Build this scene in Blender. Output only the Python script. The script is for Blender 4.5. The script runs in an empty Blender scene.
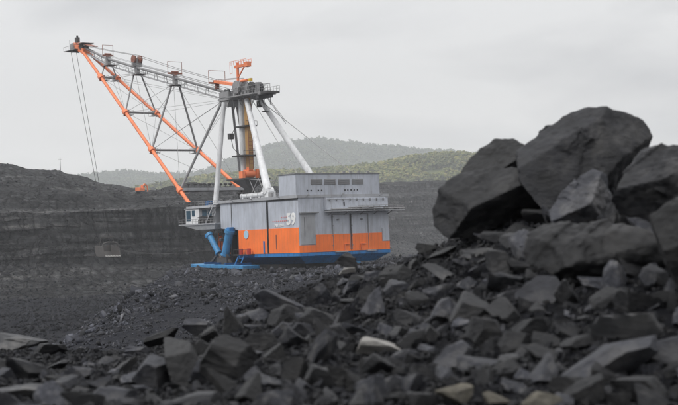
import bpy, bmesh, math, random
import numpy as np
from mathutils import Vector, Matrix

random.seed(5)
RNG = np.random.default_rng(11)
S = bpy.context.scene
COL = S.collection
R = math.radians

# ------------------------------------------------------------------ camera
F_PX, CX, CY = 1506.2, 339.0, 202.5          # focal length in pixels of a 678 px wide frame
ROLL, PIT = 0.0371, 0.0243
CAM = Vector((0, 0, 6.013))
cr, sr, cp, sp = math.cos(ROLL), math.sin(ROLL), math.cos(PIT), math.sin(PIT)
fwd, up0, r0 = Vector((0, cp, sp)), Vector((0, -sp, cp)), Vector((1, 0, 0))
rgt, upv = cr * r0 - sr * up0, sr * r0 + cr * up0
cd = bpy.data.cameras.new('camera'); cam = bpy.data.objects.new('camera', cd); COL.objects.link(cam)
m = Matrix.Identity(4)
for i in range(3):
    m[i][0], m[i][1], m[i][2], m[i][3] = rgt[i], upv[i], -fwd[i], CAM[i]
cam.matrix_world = m
cd.sensor_width = 36; cd.lens = 36 * F_PX / 678
cd.clip_start = 0.3; cd.clip_end = 20000
cd.dof.use_dof = True; cd.dof.focus_distance = 260; cd.dof.aperture_fstop = 2.5; cd.dof.aperture_blades = 8
S.camera = cam

# ------------------------------------------------------------------ sky, sun, exposure
SUN_EL, SUN_AZ = R(52), R(-58)                # a bright part of the overcast, up and to the left behind the camera
w = bpy.data.worlds.new('World'); S.world = w; w.use_nodes = True
nt = w.node_tree; N = nt.nodes; L = nt.links
for n in list(N): N.remove(n)
out = N.new('ShaderNodeOutputWorld'); bg = N.new('ShaderNodeBackground'); bg.inputs[1].default_value = 0.1
sky = N.new('ShaderNodeTexSky'); sky.sky_type = 'NISHITA'; sky.sun_disc = False
sky.sun_elevation = SUN_EL; sky.sun_rotation = SUN_AZ + math.pi; sky.air_density = 1.5; sky.dust_density = 5
tc = N.new('ShaderNodeTexCoord')
mp = N.new('ShaderNodeMapping'); mp.inputs['Scale'].default_value = (2.6, 2.6, 10); mp.inputs['Location'].default_value = (.7, .2, .35)
cn = N.new('ShaderNodeTexNoise'); cn.inputs['Scale'].default_value = 1.6; cn.inputs['Detail'].default_value = 5; cn.inputs['Roughness'].default_value = .5
cn.inputs['Distortion'].default_value = .4
cr1 = N.new('ShaderNodeValToRGB')
cr1.color_ramp.elements[0].position = .36; cr1.color_ramp.elements[0].color = (.66, .665, .685, 1)
cr1.color_ramp.elements[1].position = .60; cr1.color_ramp.elements[1].color = (1, 1, 1, 1)
sx = N.new('ShaderNodeSeparateXYZ')
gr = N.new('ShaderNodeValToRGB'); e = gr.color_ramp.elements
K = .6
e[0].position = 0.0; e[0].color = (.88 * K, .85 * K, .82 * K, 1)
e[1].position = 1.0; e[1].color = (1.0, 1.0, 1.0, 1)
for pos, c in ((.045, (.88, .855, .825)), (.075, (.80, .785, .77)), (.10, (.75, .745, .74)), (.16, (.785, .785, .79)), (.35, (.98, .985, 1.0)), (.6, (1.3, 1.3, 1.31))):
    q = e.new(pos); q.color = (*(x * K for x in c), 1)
mul = N.new('ShaderNodeMix'); mul.data_type = 'RGBA'; mul.blend_type = 'MULTIPLY'; mul.inputs[0].default_value = 1
sc10 = N.new('ShaderNodeVectorMath'); sc10.operation = 'SCALE'; sc10.inputs['Scale'].default_value = 12.8
mx = N.new('ShaderNodeMix'); mx.data_type = 'RGBA'; mx.inputs[0].default_value = .95
L.new(tc.outputs['Generated'], mp.inputs[0]); L.new(mp.outputs[0], cn.inputs['Vector']); L.new(cn.outputs[0], cr1.inputs[0])
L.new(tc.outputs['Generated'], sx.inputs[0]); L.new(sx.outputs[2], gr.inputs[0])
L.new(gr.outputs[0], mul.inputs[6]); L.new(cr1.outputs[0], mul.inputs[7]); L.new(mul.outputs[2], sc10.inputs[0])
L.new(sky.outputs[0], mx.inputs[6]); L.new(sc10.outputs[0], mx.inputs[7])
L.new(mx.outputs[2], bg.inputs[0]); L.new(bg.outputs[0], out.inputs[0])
sd = bpy.data.lights.new('sun', 'SUN'); so = bpy.data.objects.new('sun', sd); COL.objects.link(so)
sd.energy = 1.5; sd.angle = R(22); sd.color = (1, .98, .95)
sdir = Vector((math.sin(SUN_AZ) * math.cos(SUN_EL), -math.cos(SUN_AZ) * math.cos(SUN_EL), math.sin(SUN_EL)))
so.rotation_euler = sdir.to_track_quat('Z', 'Y').to_euler(); so.location = sdir * 100
S.view_settings.view_transform = 'Standard'; S.view_settings.look = 'None'
S.view_settings.exposure = .5; S.view_settings.gamma = 1
S.cycles.max_bounces = 6; S.cycles.volume_bounces = 1
S.cycles.use_denoising = True

# ------------------------------------------------------------------ helpers
def ray(u, v):
    du, dv = float(u) - CX, float(v) - CY
    d = (du / F_PX) * rgt + fwd - (dv / F_PX) * upv
    return d / d.y
def at(u, v, Y):
    return CAM + ray(u, v) * float(Y)
def to_px(p):
    q = Vector(p) - CAM
    z = q.dot(fwd)
    return CX + F_PX * q.dot(rgt) / z, CY - F_PX * q.dot(upv) / z

def hash3(i, j, k, seed):
    n = (i * 374761393 + j * 668265263 + k * 2147483647 + seed * 974634777) & 0xffffffff
    n = ((n ^ (n >> 13)) * 1274126177) & 0xffffffff
    n = ((n ^ (n >> 16)) * 2246822519) & 0xffffffff
    return ((n ^ (n >> 15)) & 0xffffff) / float(0xffffff)
def vnoise(P, seed=0):
    P = np.asarray(P, float); f = np.floor(P); t = P - f; t = t * t * (3 - 2 * t)
    i, j, k = (f[..., a].astype(np.int64) for a in range(3))
    r = 0
    for a in (0, 1):
        wa = t[..., 0] if a else 1 - t[..., 0]
        for b in (0, 1):
            wb = t[..., 1] if b else 1 - t[..., 1]
            for c in (0, 1):
                wc = t[..., 2] if c else 1 - t[..., 2]
                r = r + wa * wb * wc * hash3(i + a, j + b, k + c, seed)
    return r * 2 - 1
def fbm(P, oct=4, seed=0, gain=.5):
    P = np.asarray(P, float); s = 0; a = 1; tot = 0
    for o in range(oct):
        s = s + a * vnoise(P * 2 ** o + 17.3 * o, seed + o); tot += a; a *= gain
    return s / tot
def n2(x, y, oct=4, seed=0, gain=.5):
    x, y = np.broadcast_arrays(np.asarray(x, float), np.asarray(y, float))
    return fbm(np.stack([x, y, np.zeros_like(x) + .37 * seed], -1), oct, seed, gain)

def mesh_np(name, V, F):
    V = np.ascontiguousarray(V, np.float32); F = np.ascontiguousarray(F, np.int32)
    me = bpy.data.meshes.new(name); k = F.shape[1]
    me.vertices.add(len(V)); me.vertices.foreach_set('co', V.ravel())
    me.loops.add(F.size); me.loops.foreach_set('vertex_index', F.ravel())
    me.polygons.add(len(F)); me.polygons.foreach_set('loop_start', np.arange(len(F), dtype=np.int32) * k)
    me.update(calc_edges=True)
    return me
def obj(name, me, mat=None, parent=None, loc=None):
    o = bpy.data.objects.new(name, me); COL.objects.link(o)
    if mat is not None: me.materials.append(mat)
    if parent is not None: o.parent = parent
    if loc is not None: o.location = loc
    return o
def tag(o, label=None, cat=None, group=None, kind=None):
    for k, v in (('label', label), ('category', cat), ('group', group), ('kind', kind)):
        if v: o[k] = v
    return o
def empty(name, loc, rz=0):
    o = bpy.data.objects.new(name, None); COL.objects.link(o); o.location = loc; o.rotation_euler = (0, 0, rz); o.empty_display_size = .5
    return o
def smooth(me, ang=None):
    me.polygons.foreach_set('use_smooth', np.ones(len(me.polygons), bool))
    if ang: me.set_sharp_from_angle(angle=R(ang))

class MB:
    def __init__(s, off=(0, 0, 0)): s.v = []; s.f = []; s.o = Vector(off)
    def add(s, vs, fs):
        b = len(s.v); s.v += [tuple(Vector(p) + s.o) for p in vs]; s.f += [[i + b for i in f] for f in fs]; return s
    def box(s, a, b):
        x0, y0, z0 = a; x1, y1, z1 = b
        return s.add([(x0,y0,z0),(x1,y0,z0),(x1,y1,z0),(x0,y1,z0),(x0,y0,z1),(x1,y0,z1),(x1,y1,z1),(x0,y1,z1)],
                     [(0,3,2,1),(4,5,6,7),(0,1,5,4),(1,2,6,5),(2,3,7,6),(3,0,4,7)])
    def hexa(s, lo, hi):                       # four bottom corners and four top corners, counter-clockwise from above
        return s.add(list(lo) + list(hi), [(3,2,1,0),(4,5,6,7),(0,1,5,4),(1,2,6,5),(2,3,7,6),(3,0,4,7)])
    def bar(s, p, q, wd, ht):                  # rectangular bar between two points
        p, q = Vector(p), Vector(q); d = (q - p).normalized()
        a = d.cross(Vector((0, 0, 1)))
        if a.length < 1e-3: a = Vector((1, 0, 0))
        a.normalize(); b = a.cross(d); a *= wd / 2; b *= ht / 2
        return s.add([p-a-b, p+a-b, p+a+b, p-a+b, q-a-b, q+a-b, q+a+b, q-a+b],
                     [(3,2,1,0),(4,5,6,7),(0,1,5,4),(1,2,6,5),(2,3,7,6),(3,0,4,7)])
    def tube(s, p, q, r, r2=None, n=10):
        p, q = Vector(p), Vector(q); d = (q - p).normalized()
        a = d.cross(Vector((0, 0, 1)))
        if a.length < 1e-3: a = Vector((1, 0, 0))
        a.normalize(); b = a.cross(d); r2 = r if r2 is None else r2
        vs = []
        for c, rr in ((p, r), (q, r2)):
            for i in range(n):
                t = 2 * math.pi * i / n; vs.append(c + a * rr * math.cos(t) + b * rr * math.sin(t))
        fs = [(i, (i + 1) % n, n + (i + 1) % n, n + i) for i in range(n)]
        fs += [tuple(range(n - 1, -1, -1)), tuple(range(n, 2 * n))]
        return s.add(vs, fs)
    def poly(s, pts, r, n=6):
        for p, q in zip(pts[:-1], pts[1:]): s.tube(p, q, r, n=n)
        return s
    def build(s, name, mat, parent=None, bevel=0, sm=None):
        me = bpy.data.meshes.new(name); me.from_pydata(s.v, [], s.f)
        bm = bmesh.new(); bm.from_mesh(me); bmesh.ops.recalc_face_normals(bm, faces=bm.faces)
        if bevel: bmesh.ops.bevel(bm, geom=bm.edges[:], offset=bevel, segments=1, affect='EDGES', clamp_overlap=True)
        bm.to_mesh(me); bm.free(); me.update()
        if sm: smooth(me, sm)
        return obj(name, me, mat, parent)

# ------------------------------------------------------------------ materials
def nmat(name, rough=.6, metal=0, spec=.5):
    mt = bpy.data.materials.new(name); mt.use_nodes = True
    b = mt.node_tree.nodes['Principled BSDF']; b.inputs['Roughness'].default_value = rough; b.inputs['Metallic'].default_value = metal
    b.inputs['Specular IOR Level'].default_value = spec
    return mt, mt.node_tree.nodes, mt.node_tree.links, b
def ramp(nd, stops):
    r = nd.new('ShaderNodeValToRGB'); e = r.color_ramp.elements
    e[0].position, e[0].color = stops[0][0], (*stops[0][1], 1); e[1].position, e[1].color = stops[-1][0], (*stops[-1][1], 1)
    for p, c in stops[1:-1]:
        q = e.new(p); q.color = (*c, 1)
    return r
def noise(nd, lk, vec, scale, detail=5, rough=.55, dist=0):
    n = nd.new('ShaderNodeTexNoise'); n.inputs['Scale'].default_value = scale; n.inputs['Detail'].default_value = detail
    n.inputs['Roughness'].default_value = rough; n.inputs['Distortion'].default_value = dist
    if vec is not None: lk.new(vec, n.inputs['Vector'])
    return n
def mixc(nd, lk, a, b, fac, mode='MIX'):
    x = nd.new('ShaderNodeMix'); x.data_type = 'RGBA'; x.blend_type = mode
    for s_, k in ((a, 6), (b, 7), (fac, 0)):
        if hasattr(s_, 'links'): lk.new(s_, x.inputs[k])
        else: x.inputs[k].default_value = s_ if k == 0 else (*s_, 1)
    return x.outputs[2]
def bump(nd, lk, h, b, strength, dist):
    q = nd.new('ShaderNodeBump'); q.inputs['Strength'].default_value = strength; q.inputs['Distance'].default_value = dist
    lk.new(h, q.inputs['Height']); lk.new(q.outputs[0], b.inputs['Normal']); return q

def paint(name, col, rough=.5, dirt=(.12, .11, .10), amount=.35, scale=.25, metal=0, streak=3.5, rust=.55):
    mt, nd, lk, b = nmat(name, rough, metal, .35)
    t = nd.new('ShaderNodeTexCoord'); mpn = nd.new('ShaderNodeMapping'); mpn.inputs['Scale'].default_value = (1, 1, 1 / streak)
    lk.new(t.outputs['Object'], mpn.inputs[0])
    n1 = noise(nd, lk, mpn.outputs[0], scale * 4, 6, .6); n3 = noise(nd, lk, t.outputs['Object'], scale * .7, 3)
    r1 = ramp(nd, [(.45, (0, 0, 0)), (.75, (1, 1, 1))]); lk.new(n1.outputs[0], r1.inputs[0])
    r3 = ramp(nd, [(.3, tuple(c * .86 for c in col)), (.7, tuple(min(1, c * 1.08) for c in col))]); lk.new(n3.outputs[0], r3.inputs[0])
    md = nd.new('ShaderNodeMath'); md.operation = 'MULTIPLY'; md.inputs[1].default_value = amount; lk.new(r1.outputs[0], md.inputs[0])
    mr = nd.new('ShaderNodeMapping'); mr.inputs['Scale'].default_value = (1, 1, .09); lk.new(t.outputs['Object'], mr.inputs[0])
    n7 = noise(nd, lk, mr.outputs[0], 1.1, 5, .6); n8 = noise(nd, lk, t.outputs['Object'], .22, 4, .6)
    r7 = ramp(nd, [(.56, (0, 0, 0)), (.72, (.75, .75, .75))]); lk.new(n7.outputs[0], r7.inputs[0])
    r8 = ramp(nd, [(.44, (0, 0, 0)), (.62, (rust, rust, rust))]); lk.new(n8.outputs[0], r8.inputs[0])
    m8 = nd.new('ShaderNodeMath'); m8.operation = 'MULTIPLY'; lk.new(r7.outputs[0], m8.inputs[0]); lk.new(r8.outputs[0], m8.inputs[1])
    lk.new(mixc(nd, lk, mixc(nd, lk, r3.outputs[0], dirt, md.outputs[0]), (.13, .075, .05), m8.outputs[0]), b.inputs['Base Color'])
    bump(nd, lk, n1.outputs[0], b, .25, .03)
    return mt
def sheet_paint(name, col, pitch=1.1, **kw):   # painted sheet steel with vertical seams
    mt = paint(name, col, **kw); nd, lk = mt.node_tree.nodes, mt.node_tree.links
    b = nd['Principled BSDF']; t = nd.new('ShaderNodeTexCoord'); sxyz = nd.new('ShaderNodeSeparateXYZ'); lk.new(t.outputs['Object'], sxyz.inputs[0])
    ad = nd.new('ShaderNodeMath'); ad.operation = 'ADD'; lk.new(sxyz.outputs[0], ad.inputs[0]); lk.new(sxyz.outputs[1], ad.inputs[1])
    fr = nd.new('ShaderNodeMath'); fr.operation = 'PINGPONG'; fr.inputs[1].default_value = pitch / 2; lk.new(ad.outputs[0], fr.inputs[0])
    lt = nd.new('ShaderNodeMath'); lt.operation = 'LESS_THAN'; lt.inputs[1].default_value = .05; lk.new(fr.outputs[0], lt.inputs[0])
    src = b.inputs['Base Color'].links[0].from_socket
    hf = nd.new('ShaderNodeMath'); hf.operation = 'MULTIPLY'; hf.inputs[1].default_value = .2; lk.new(lt.outputs[0], hf.inputs[0])
    lk.new(mixc(nd, lk, src, (.12, .12, .125), hf.outputs[0]), b.inputs['Base Color'])
    return mt

def coal(name, dark=.022, light=.060, dust=.11, dustamt=.5, scale=3.0, rough=.55, tint=(.92, .97, 1.2), island=False, bumpd=.03, spread=.5, spec=.28):
    mt, nd, lk, b = nmat(name, rough, 0, spec)
    t = nd.new('ShaderNodeTexCoord')
    n1 = noise(nd, lk, t.outputs['Object'], scale, 7, .62, .3)
    c = lambda k: tuple(k * q for q in tint)
    r1 = ramp(nd, [(.30, c(dark)), (.55, c((dark + light) / 2)), (.75, c(light))]); lk.new(n1.outputs[0], r1.inputs[0])
    n4 = noise(nd, lk, t.outputs['Object'], scale * .45, 6, .7)
    r2 = ramp(nd, [(.50, (0, 0, 0)), (.68, (dustamt,) * 3)]); lk.new(n4.outputs[0], r2.inputs[0])
    base = mixc(nd, lk, r1.outputs[0], (dust, dust * .97, dust * .93), r2.outputs[0])
    if island:
        g = nd.new('ShaderNodeNewGeometry'); rnd = g.outputs['Random Per Island']
    else:
        oi = nd.new('ShaderNodeObjectInfo'); rnd = oi.outputs['Random']
    rr = ramp(nd, [(0, (1 - spread,) * 3), (.7, (1,) * 3), (1, (1 + spread * .9,) * 3)]); lk.new(rnd, rr.inputs[0])
    lk.new(mixc(nd, lk, base, rr.outputs[0], 1.0, 'MULTIPLY'), b.inputs['Base Color'])
    rg = nd.new('ShaderNodeMapRange'); rg.inputs[3].default_value = rough - .13; rg.inputs[4].default_value = rough + .25
    lk.new(n1.outputs[0], rg.inputs[0]); lk.new(rg.outputs[0], b.inputs['Roughness'])
    ms = nd.new('ShaderNodeMapping'); ms.inputs['Scale'].default_value = (1, 1.2, 2.2); ms.inputs['Rotation'].default_value = (.5, .35, 0); lk.new(t.outputs['Object'], ms.inputs[0])
    n5 = noise(nd, lk, ms.outputs[0], scale * 2.2, 9, .7)
    vr = nd.new('ShaderNodeTexVoronoi'); vr.inputs['Scale'].default_value = scale * 1.7; lk.new(t.outputs['Object'], vr.inputs['Vector'])
    ad = nd.new('ShaderNodeMath'); ad.operation = 'MULTIPLY_ADD'; ad.inputs[1].default_value = .35; lk.new(vr.outputs[0], ad.inputs[0]); lk.new(n5.outputs[0], ad.inputs[2])
    bump(nd, lk, ad.outputs[0], b, .7, bumpd)
    return mt

M = {}
M['coal'] = coal('coal_rock', .004, .018, .068, .5, rough=.44, spec=.33, spread=.6, bumpd=.05)
M['coal_dusty'] = coal('dusty_coal_rock', .020, .078, .17, .6, 2.4, .54, spec=.33, bumpd=.05)
M['coal_dark'] = coal('dark_coal_rock', .007, .018, .035, .3, 3, .42, spec=.45)
M['stone_pale'] = coal('pale_stone', .16, .34, .42, .6, 3.2, .8, (1.03, 1, .95), bumpd=.04, spread=.15)
M['stone_cream'] = coal('cream_stone', .05, .20, .08, .6, 7, .8, (1.08, 1, .82), bumpd=.05, spread=.3)
M['stone_grey'] = coal('grey_stone', .05, .12, .19, .6, 2.8, .78, (.97, .99, 1.05), spread=.15)
M['rubble'] = coal('coal_rubble', .004, .020, .06, .4, 5, .6, island=True, spread=.65, bumpd=.01, spec=.18)
M['gravel'] = coal('coal_gravel', .020, .068, .14, .4, 1.2, .6, island=True, spread=.95, bumpd=.02, spec=.18)
M['mound'] = coal('mound_dirt', .004, .009, .018, .4, 6, .8, bumpd=.05, spec=.05)
M['bench'] = coal('bench_dirt', .014, .036, .06, .5, 3.5, .85, bumpd=.2, spread=0, spec=.05)
M['floor'] = coal('pit_dirt', .009, .024, .04, .5, .16, .9, bumpd=.6, spread=0, spec=.05)

def wall_mat():
    mt, nd, lk, b = nmat('highwall_rock', .85, 0, .25)
    g = nd.new('ShaderNodeTexCoord'); sx_ = nd.new('ShaderNodeSeparateXYZ'); lk.new(g.outputs['Object'], sx_.inputs[0])
    mpn = nd.new('ShaderNodeMapping'); mpn.inputs['Scale'].default_value = (.008, .008, .30); lk.new(g.outputs['Object'], mpn.inputs[0])
    st = noise(nd, lk, mpn.outputs[0], 1.6, 6, .65, .25)
    mpv = nd.new('ShaderNodeMapping'); mpv.inputs['Scale'].default_value = (.42, .2, .06); mpv.inputs['Rotation'].default_value = (0, R(24), 0); lk.new(g.outputs['Object'], mpv.inputs[0])
    vt = noise(nd, lk, mpv.outputs[0], 1.0, 6, .6)
    fine = noise(nd, lk, g.outputs['Object'], .35, 8, .7)
    r = ramp(nd, [(.36, (.007, .007, .008)), (.46, (.021, .022, .024)), (.55, (.036, .036, .038)), (.66, (.070, .069, .069))]); lk.new(st.outputs[0], r.inputs[0])
    rv = ramp(nd, [(.38, (.16, .16, .16)), (.48, (.8, .8, .8)), (.60, (1.9, 1.9, 1.9))]); lk.new(vt.outputs[0], rv.inputs[0])
    rf = ramp(nd, [(.38, (.25, .25, .25)), (.5, (.9, .9, .9)), (.64, (1.55, 1.53, 1.5))]); lk.new(fine.outputs[0], rf.inputs[0])
    vn = noise(nd, lk, g.outputs['Object'], .03, 4, .6); vf = ramp(nd, [(.38, (.15, .15, .15)), (.62, (.95, .95, .95))]); lk.new(vn.outputs[0], vf.inputs[0])
    c1 = mixc(nd, lk, r.outputs[0], rv.outputs[0], vf.outputs[0], 'MULTIPLY')
    lk.new(mixc(nd, lk, c1, rf.outputs[0], 1.0, 'MULTIPLY'), b.inputs['Base Color'])
    mj = nd.new('ShaderNodeMapping'); mj.inputs['Scale'].default_value = (.22, .12, .075); mj.inputs['Rotation'].default_value = (0, R(17), 0)
    wob = noise(nd, lk, g.outputs['Object'], .12, 4, .6); vadd = nd.new('ShaderNodeVectorMath'); vadd.operation = 'MULTIPLY_ADD'; vadd.inputs[1].default_value = (9, 9, 5)
    lk.new(wob.outputs['Color'], vadd.inputs[0]); lk.new(g.outputs['Object'], vadd.inputs[2]); lk.new(vadd.outputs[0], mj.inputs[0])
    vj = nd.new('ShaderNodeTexVoronoi'); vj.feature = 'DISTANCE_TO_EDGE'; vj.inputs['Scale'].default_value = 1; lk.new(mj.outputs[0], vj.inputs['Vector'])
    rj = ramp(nd, [(.0, (.22, .22, .22)), (.07, (.8, .8, .8)), (.22, (1.12, 1.12, 1.12))]); lk.new(vj.outputs[0], rj.inputs[0])
    mse = nd.new('ShaderNodeMapping'); mse.inputs['Scale'].default_value = (.005, .005, .16); lk.new(vadd.outputs[0], mse.inputs[0])
    se = noise(nd, lk, mse.outputs[0], 1.3, 4, .5); rs_ = ramp(nd, [(.44, (1, 1, 1)), (.475, (.3, .3, .3)), (.50, (1, 1, 1)), (.56, (1, 1, 1)), (.58, (1.5, 1.48, 1.45)), (.61, (1, 1, 1))]); lk.new(se.outputs[0], rs_.inputs[0])
    src = b.inputs['Base Color'].links[0].from_socket
    lk.new(mixc(nd, lk, mixc(nd, lk, src, rj.outputs[0], .85, 'MULTIPLY'), rs_.outputs[0], .9, 'MULTIPLY'), b.inputs['Base Color'])
    ad = nd.new('ShaderNodeMath'); ad.operation = 'ADD'; lk.new(fine.outputs[0], ad.inputs[0]); lk.new(rj.outputs[0], ad.inputs[1])
    bump(nd, lk, ad.outputs[0], b, 1.0, 2.2)
    return mt
M['wall'] = wall_mat()
M['spoil'] = coal('spoil_rock', .012, .030, .055, .35, .8, .8, island=True, spread=.6, bumpd=.05, spec=.1)

def hill_mat(name, a, bcol):
    mt, nd, lk, b = nmat(name, .95, 0, .1)
    g = nd.new('ShaderNodeTexCoord'); n1 = noise(nd, lk, g.outputs['Object'], .02, 6, .65)
    r = ramp(nd, [(.35, a), (.65, bcol)]); lk.new(n1.outputs[0], r.inputs[0]); lk.new(r.outputs[0], b.inputs['Base Color'])
    return mt
M['hill'] = hill_mat('hill_grass', (.045, .06, .025), (.10, .11, .045))
M['ridge'] = hill_mat('ridge_ground', (.03, .045, .025), (.05, .065, .03))
def leaf_mat(name, cols):
    mt, nd, lk, b = nmat(name, .8, 0, .2)
    g = nd.new('ShaderNodeNewGeometry'); r = ramp(nd, cols); lk.new(g.outputs['Random Per Island'], r.inputs[0])
    t = nd.new('ShaderNodeTexCoord'); n1 = noise(nd, lk, t.outputs['Object'], .008, 3); rr = ramp(nd, [(.38, (.62, .65, .66)), (.62, (1.28, 1.22, 1.06))]); lk.new(n1.outputs[0], rr.inputs[0])
    lk.new(mixc(nd, lk, r.outputs[0], rr.outputs[0], 1.0, 'MULTIPLY'), b.inputs['Base Color'])
    return mt
M['leaves'] = leaf_mat('hill_foliage', [(0, (.05, .07, .02)), (.3, (.095, .115, .033)), (.7, (.145, .155, .05)), (1, (.21, .185, .065))])
M['leaves_far'] = leaf_mat('ridge_foliage', [(0, (.03, .05, .022)), (.5, (.045, .062, .026)), (1, (.07, .08, .035))])

M['grey'] = sheet_paint('grey_sheet_paint', (.46, .49, .55), rough=.55, amount=.3)
M['grey_deck'] = paint('grey_deck_paint', (.36, .37, .39), amount=.35)
M['grey_dark'] = paint('dark_grey_paint', (.20, .205, .215), amount=.4)
M['louvre'] = paint('louvre_paint', (.21, .21, .215), amount=.2)
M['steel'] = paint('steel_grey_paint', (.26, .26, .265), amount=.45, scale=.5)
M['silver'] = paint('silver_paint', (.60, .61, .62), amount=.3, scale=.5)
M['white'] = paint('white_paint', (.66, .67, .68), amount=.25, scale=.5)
M['orange'] = sheet_paint('orange_sheet_paint', (.93, .20, .04), rough=.5, amount=.22, dirt=(.45, .12, .05))
M['orange_tube'] = paint('orange_tube_paint', (.80, .225, .095), amount=.3, dirt=(.40, .15, .09), scale=.4)
M['rust'] = paint('rust_red_paint', (.26, .10, .065), amount=.4)
M['ochre'] = paint('ochre_paint', (.40, .235, .085), amount=.5, dirt=(.3, .16, .06))
M['blue'] = paint('blue_paint', (.028, .19, .47), amount=.8, dirt=(.035, .05, .07), scale=.45)
M['blue_dark'] = paint('shaded_dirty_blue_paint', (.015, .09, .24), amount=.9, dirt=(.016, .022, .03), scale=.4)  # dirt plus the shade on the tub's side, both put into this darker colour
M['blue_light'] = paint('light_blue_paint', (.05, .235, .47), amount=.65, dirt=(.035, .06, .09), scale=.5)
M['blue_pale'] = paint('pale_blue_paint', (.38, .58, .74), amount=.1)
M['black'] = paint('black_rubber', (.018, .018, .02), amount=.3, dirt=(.04, .04, .04))
M['soot'] = paint('grimy_steel', (.05, .05, .052), amount=.5, dirt=(.09, .085, .08))
M['red'] = paint('red_paint', (.48, .05, .04), amount=.2)
M['sign_red'] = paint('red_lettering', (.62, .16, .15), amount=.05)
M['sign_white'] = paint('white_lettering', (.80, .80, .79), amount=.06)
M['bucket'] = paint('worn_bucket_steel', (.085, .08, .078), amount=.5, scale=.8, dirt=(.09, .085, .08))
M['tooth'] = paint('bare_tooth_steel', (.30, .295, .285), amount=.2)
M['yellow'] = paint('yellow_paint', (.60, .38, .03), amount=.2)
gm, nd, lk, b = nmat('cab_glass', .12, 0, .6); b.inputs['Base Color'].default_value = (.035, .075, .11, 1); M['glass'] = gm

YAW = 0.6461; MX, MY, MZ = -9.0145, 330.0888, 3.3      # where the dragline stands
# ------------------------------------------------------------------ the setting
Y_AX = np.array([0., 20., 95., 170., 389., 470.]); X_AX = np.array([-11.5, -13.2, -17.6, -23.6, -40.0, -45.0])
def bench_h(x, y):
    xe = np.interp(y, Y_AX, X_AX) + 2.6 * n2(y / 22, 0 * y, 3, 5) + 1.0 * n2(y / 5, 0 * y, 2, 8)
    yb = 432 + 6 * n2(x / 20, 0 * x, 3, 6)
    d = np.minimum(x - xe, (yb - y))
    hgt = .35 * n2(x / 14, y / 30, 4, 2) + .10 * n2(x / 1.6, y / 1.6, 3, 3)
    hgt = hgt + 1.5 * np.exp(-((x - xe - 4) / 4.0) ** 2) * (.5 + .8 * n2(y / 16, 0 * y, 3, 9))       # windrow along the edge
    mxx = (x - MX) * math.cos(YAW) + (y - MY) * math.sin(YAW); myy = -(x - MX) * math.sin(YAW) + (y - MY) * math.cos(YAW)
    near = np.clip(2.3 - np.maximum(np.abs(mxx - 11) / 20, np.abs(myy - 18) / 28), 0, 1)
    hgt = (hgt + 1.0 * n2(x / 8, y / 16, 4, 12)) * (1 - near) - .32 * near
    slope = -np.clip(-d, 0, None) * (.62 + .12 * n2(x / 8, y / 8, 3, 4))
    return np.maximum(np.where(d > 0, hgt, hgt + slope), -15)

def grid(name, xs, ys, hf, mat, kind='structure'):
    X, Y = np.meshgrid(xs, ys); Z = hf(X, Y)
    V = np.stack([X, Y, Z], -1).reshape(-1, 3); nx, ny = len(xs), len(ys)
    i = (np.arange(ny - 1)[:, None] * nx + np.arange(nx - 1)[None]).ravel()
    me = mesh_np(name, V, np.stack([i, i + 1, i + 1 + nx, i + nx], 1)); smooth(me)
    o = obj(name, me, mat)
    if kind: o['kind'] = kind
    return o

# pit floor = the ground sheet that runs to the horizon under everything
fx = np.concatenate([np.linspace(-4500, -420, 14), np.linspace(-400, 400, 170), np.linspace(420, 4500, 14)])
fy = np.concatenate([np.linspace(-60, 180, 12), np.linspace(190, 720, 150), np.linspace(760, 9300, 14)])
grid('ground', fx, fy, lambda x, y: -12.2 + (3.0 * n2(x / 28, y / 40, 4, 31) + 1.2 * n2(x / 7, y / 9, 3, 33)) * (y < 640) + .5 * n2(x / 9, y / 12, 3, 32) - 3.0 * (y < 150), M['floor'])
bx = np.concatenate([np.linspace(-75, -10, 120), np.linspace(-9.5, 60, 90), np.linspace(62, 240, 40)])
by = np.concatenate([np.linspace(-40, 60, 60), np.linspace(60.6, 200, 150), np.linspace(201, 450, 120)])
grid('bench', bx, by, bench_h, M['bench'])

# mound of blasted rubble the photograph is taken from
U_C = np.array([-200, 0, 60, 130, 190, 240, 290, 340, 400, 440, 480, 520, 560, 600, 640, 678, 900.])
V_C = np.array([352, 350, 352, 350, 338, 308, 292, 275, 262, 244, 225, 210, 202, 194, 186, 182, 170.])
D_C = np.array([26, 26, 26, 26, 25.5, 25, 25, 25, 24, 22.5, 21.5, 21, 20.5, 20, 19.5, 19, 18.])
def mound_h(x, y):
    x, y = np.broadcast_arrays(np.asarray(x, float), np.asarray(y, float))
    yy = np.maximum(y, 4.)
    uu = CX + F_PX * np.clip(x / yy, -.36, .36)
    dc = np.interp(uu, U_C, D_C); vc = np.interp(uu, U_C, V_C); hor = 239 - (uu - 339) * .0371
    zc = (hor - vc) / F_PX * dc; zn = (hor - 425) / F_PX * 10.5
    t = (y - 10.5) / (dc - 10.5)
    z = zn + (zc - zn) * np.clip(t, -.8, 1)
    z = z - np.clip(y - dc, 0, None) * .75
    z = z + .06 * n2(x / .9, y / .9, 3, 41) + .03 * n2(x / .25, y / .25, 2, 42)
    return np.maximum(z + CAM.z, -.6)
mxs = np.linspace(-14, 16, 240); mys = np.concatenate([np.linspace(-2, 9, 40), np.linspace(9.1, 30, 200), np.linspace(30.2, 42, 50)])
grid('rubble_mound', mxs, mys, mound_h, M['mound'])

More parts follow.
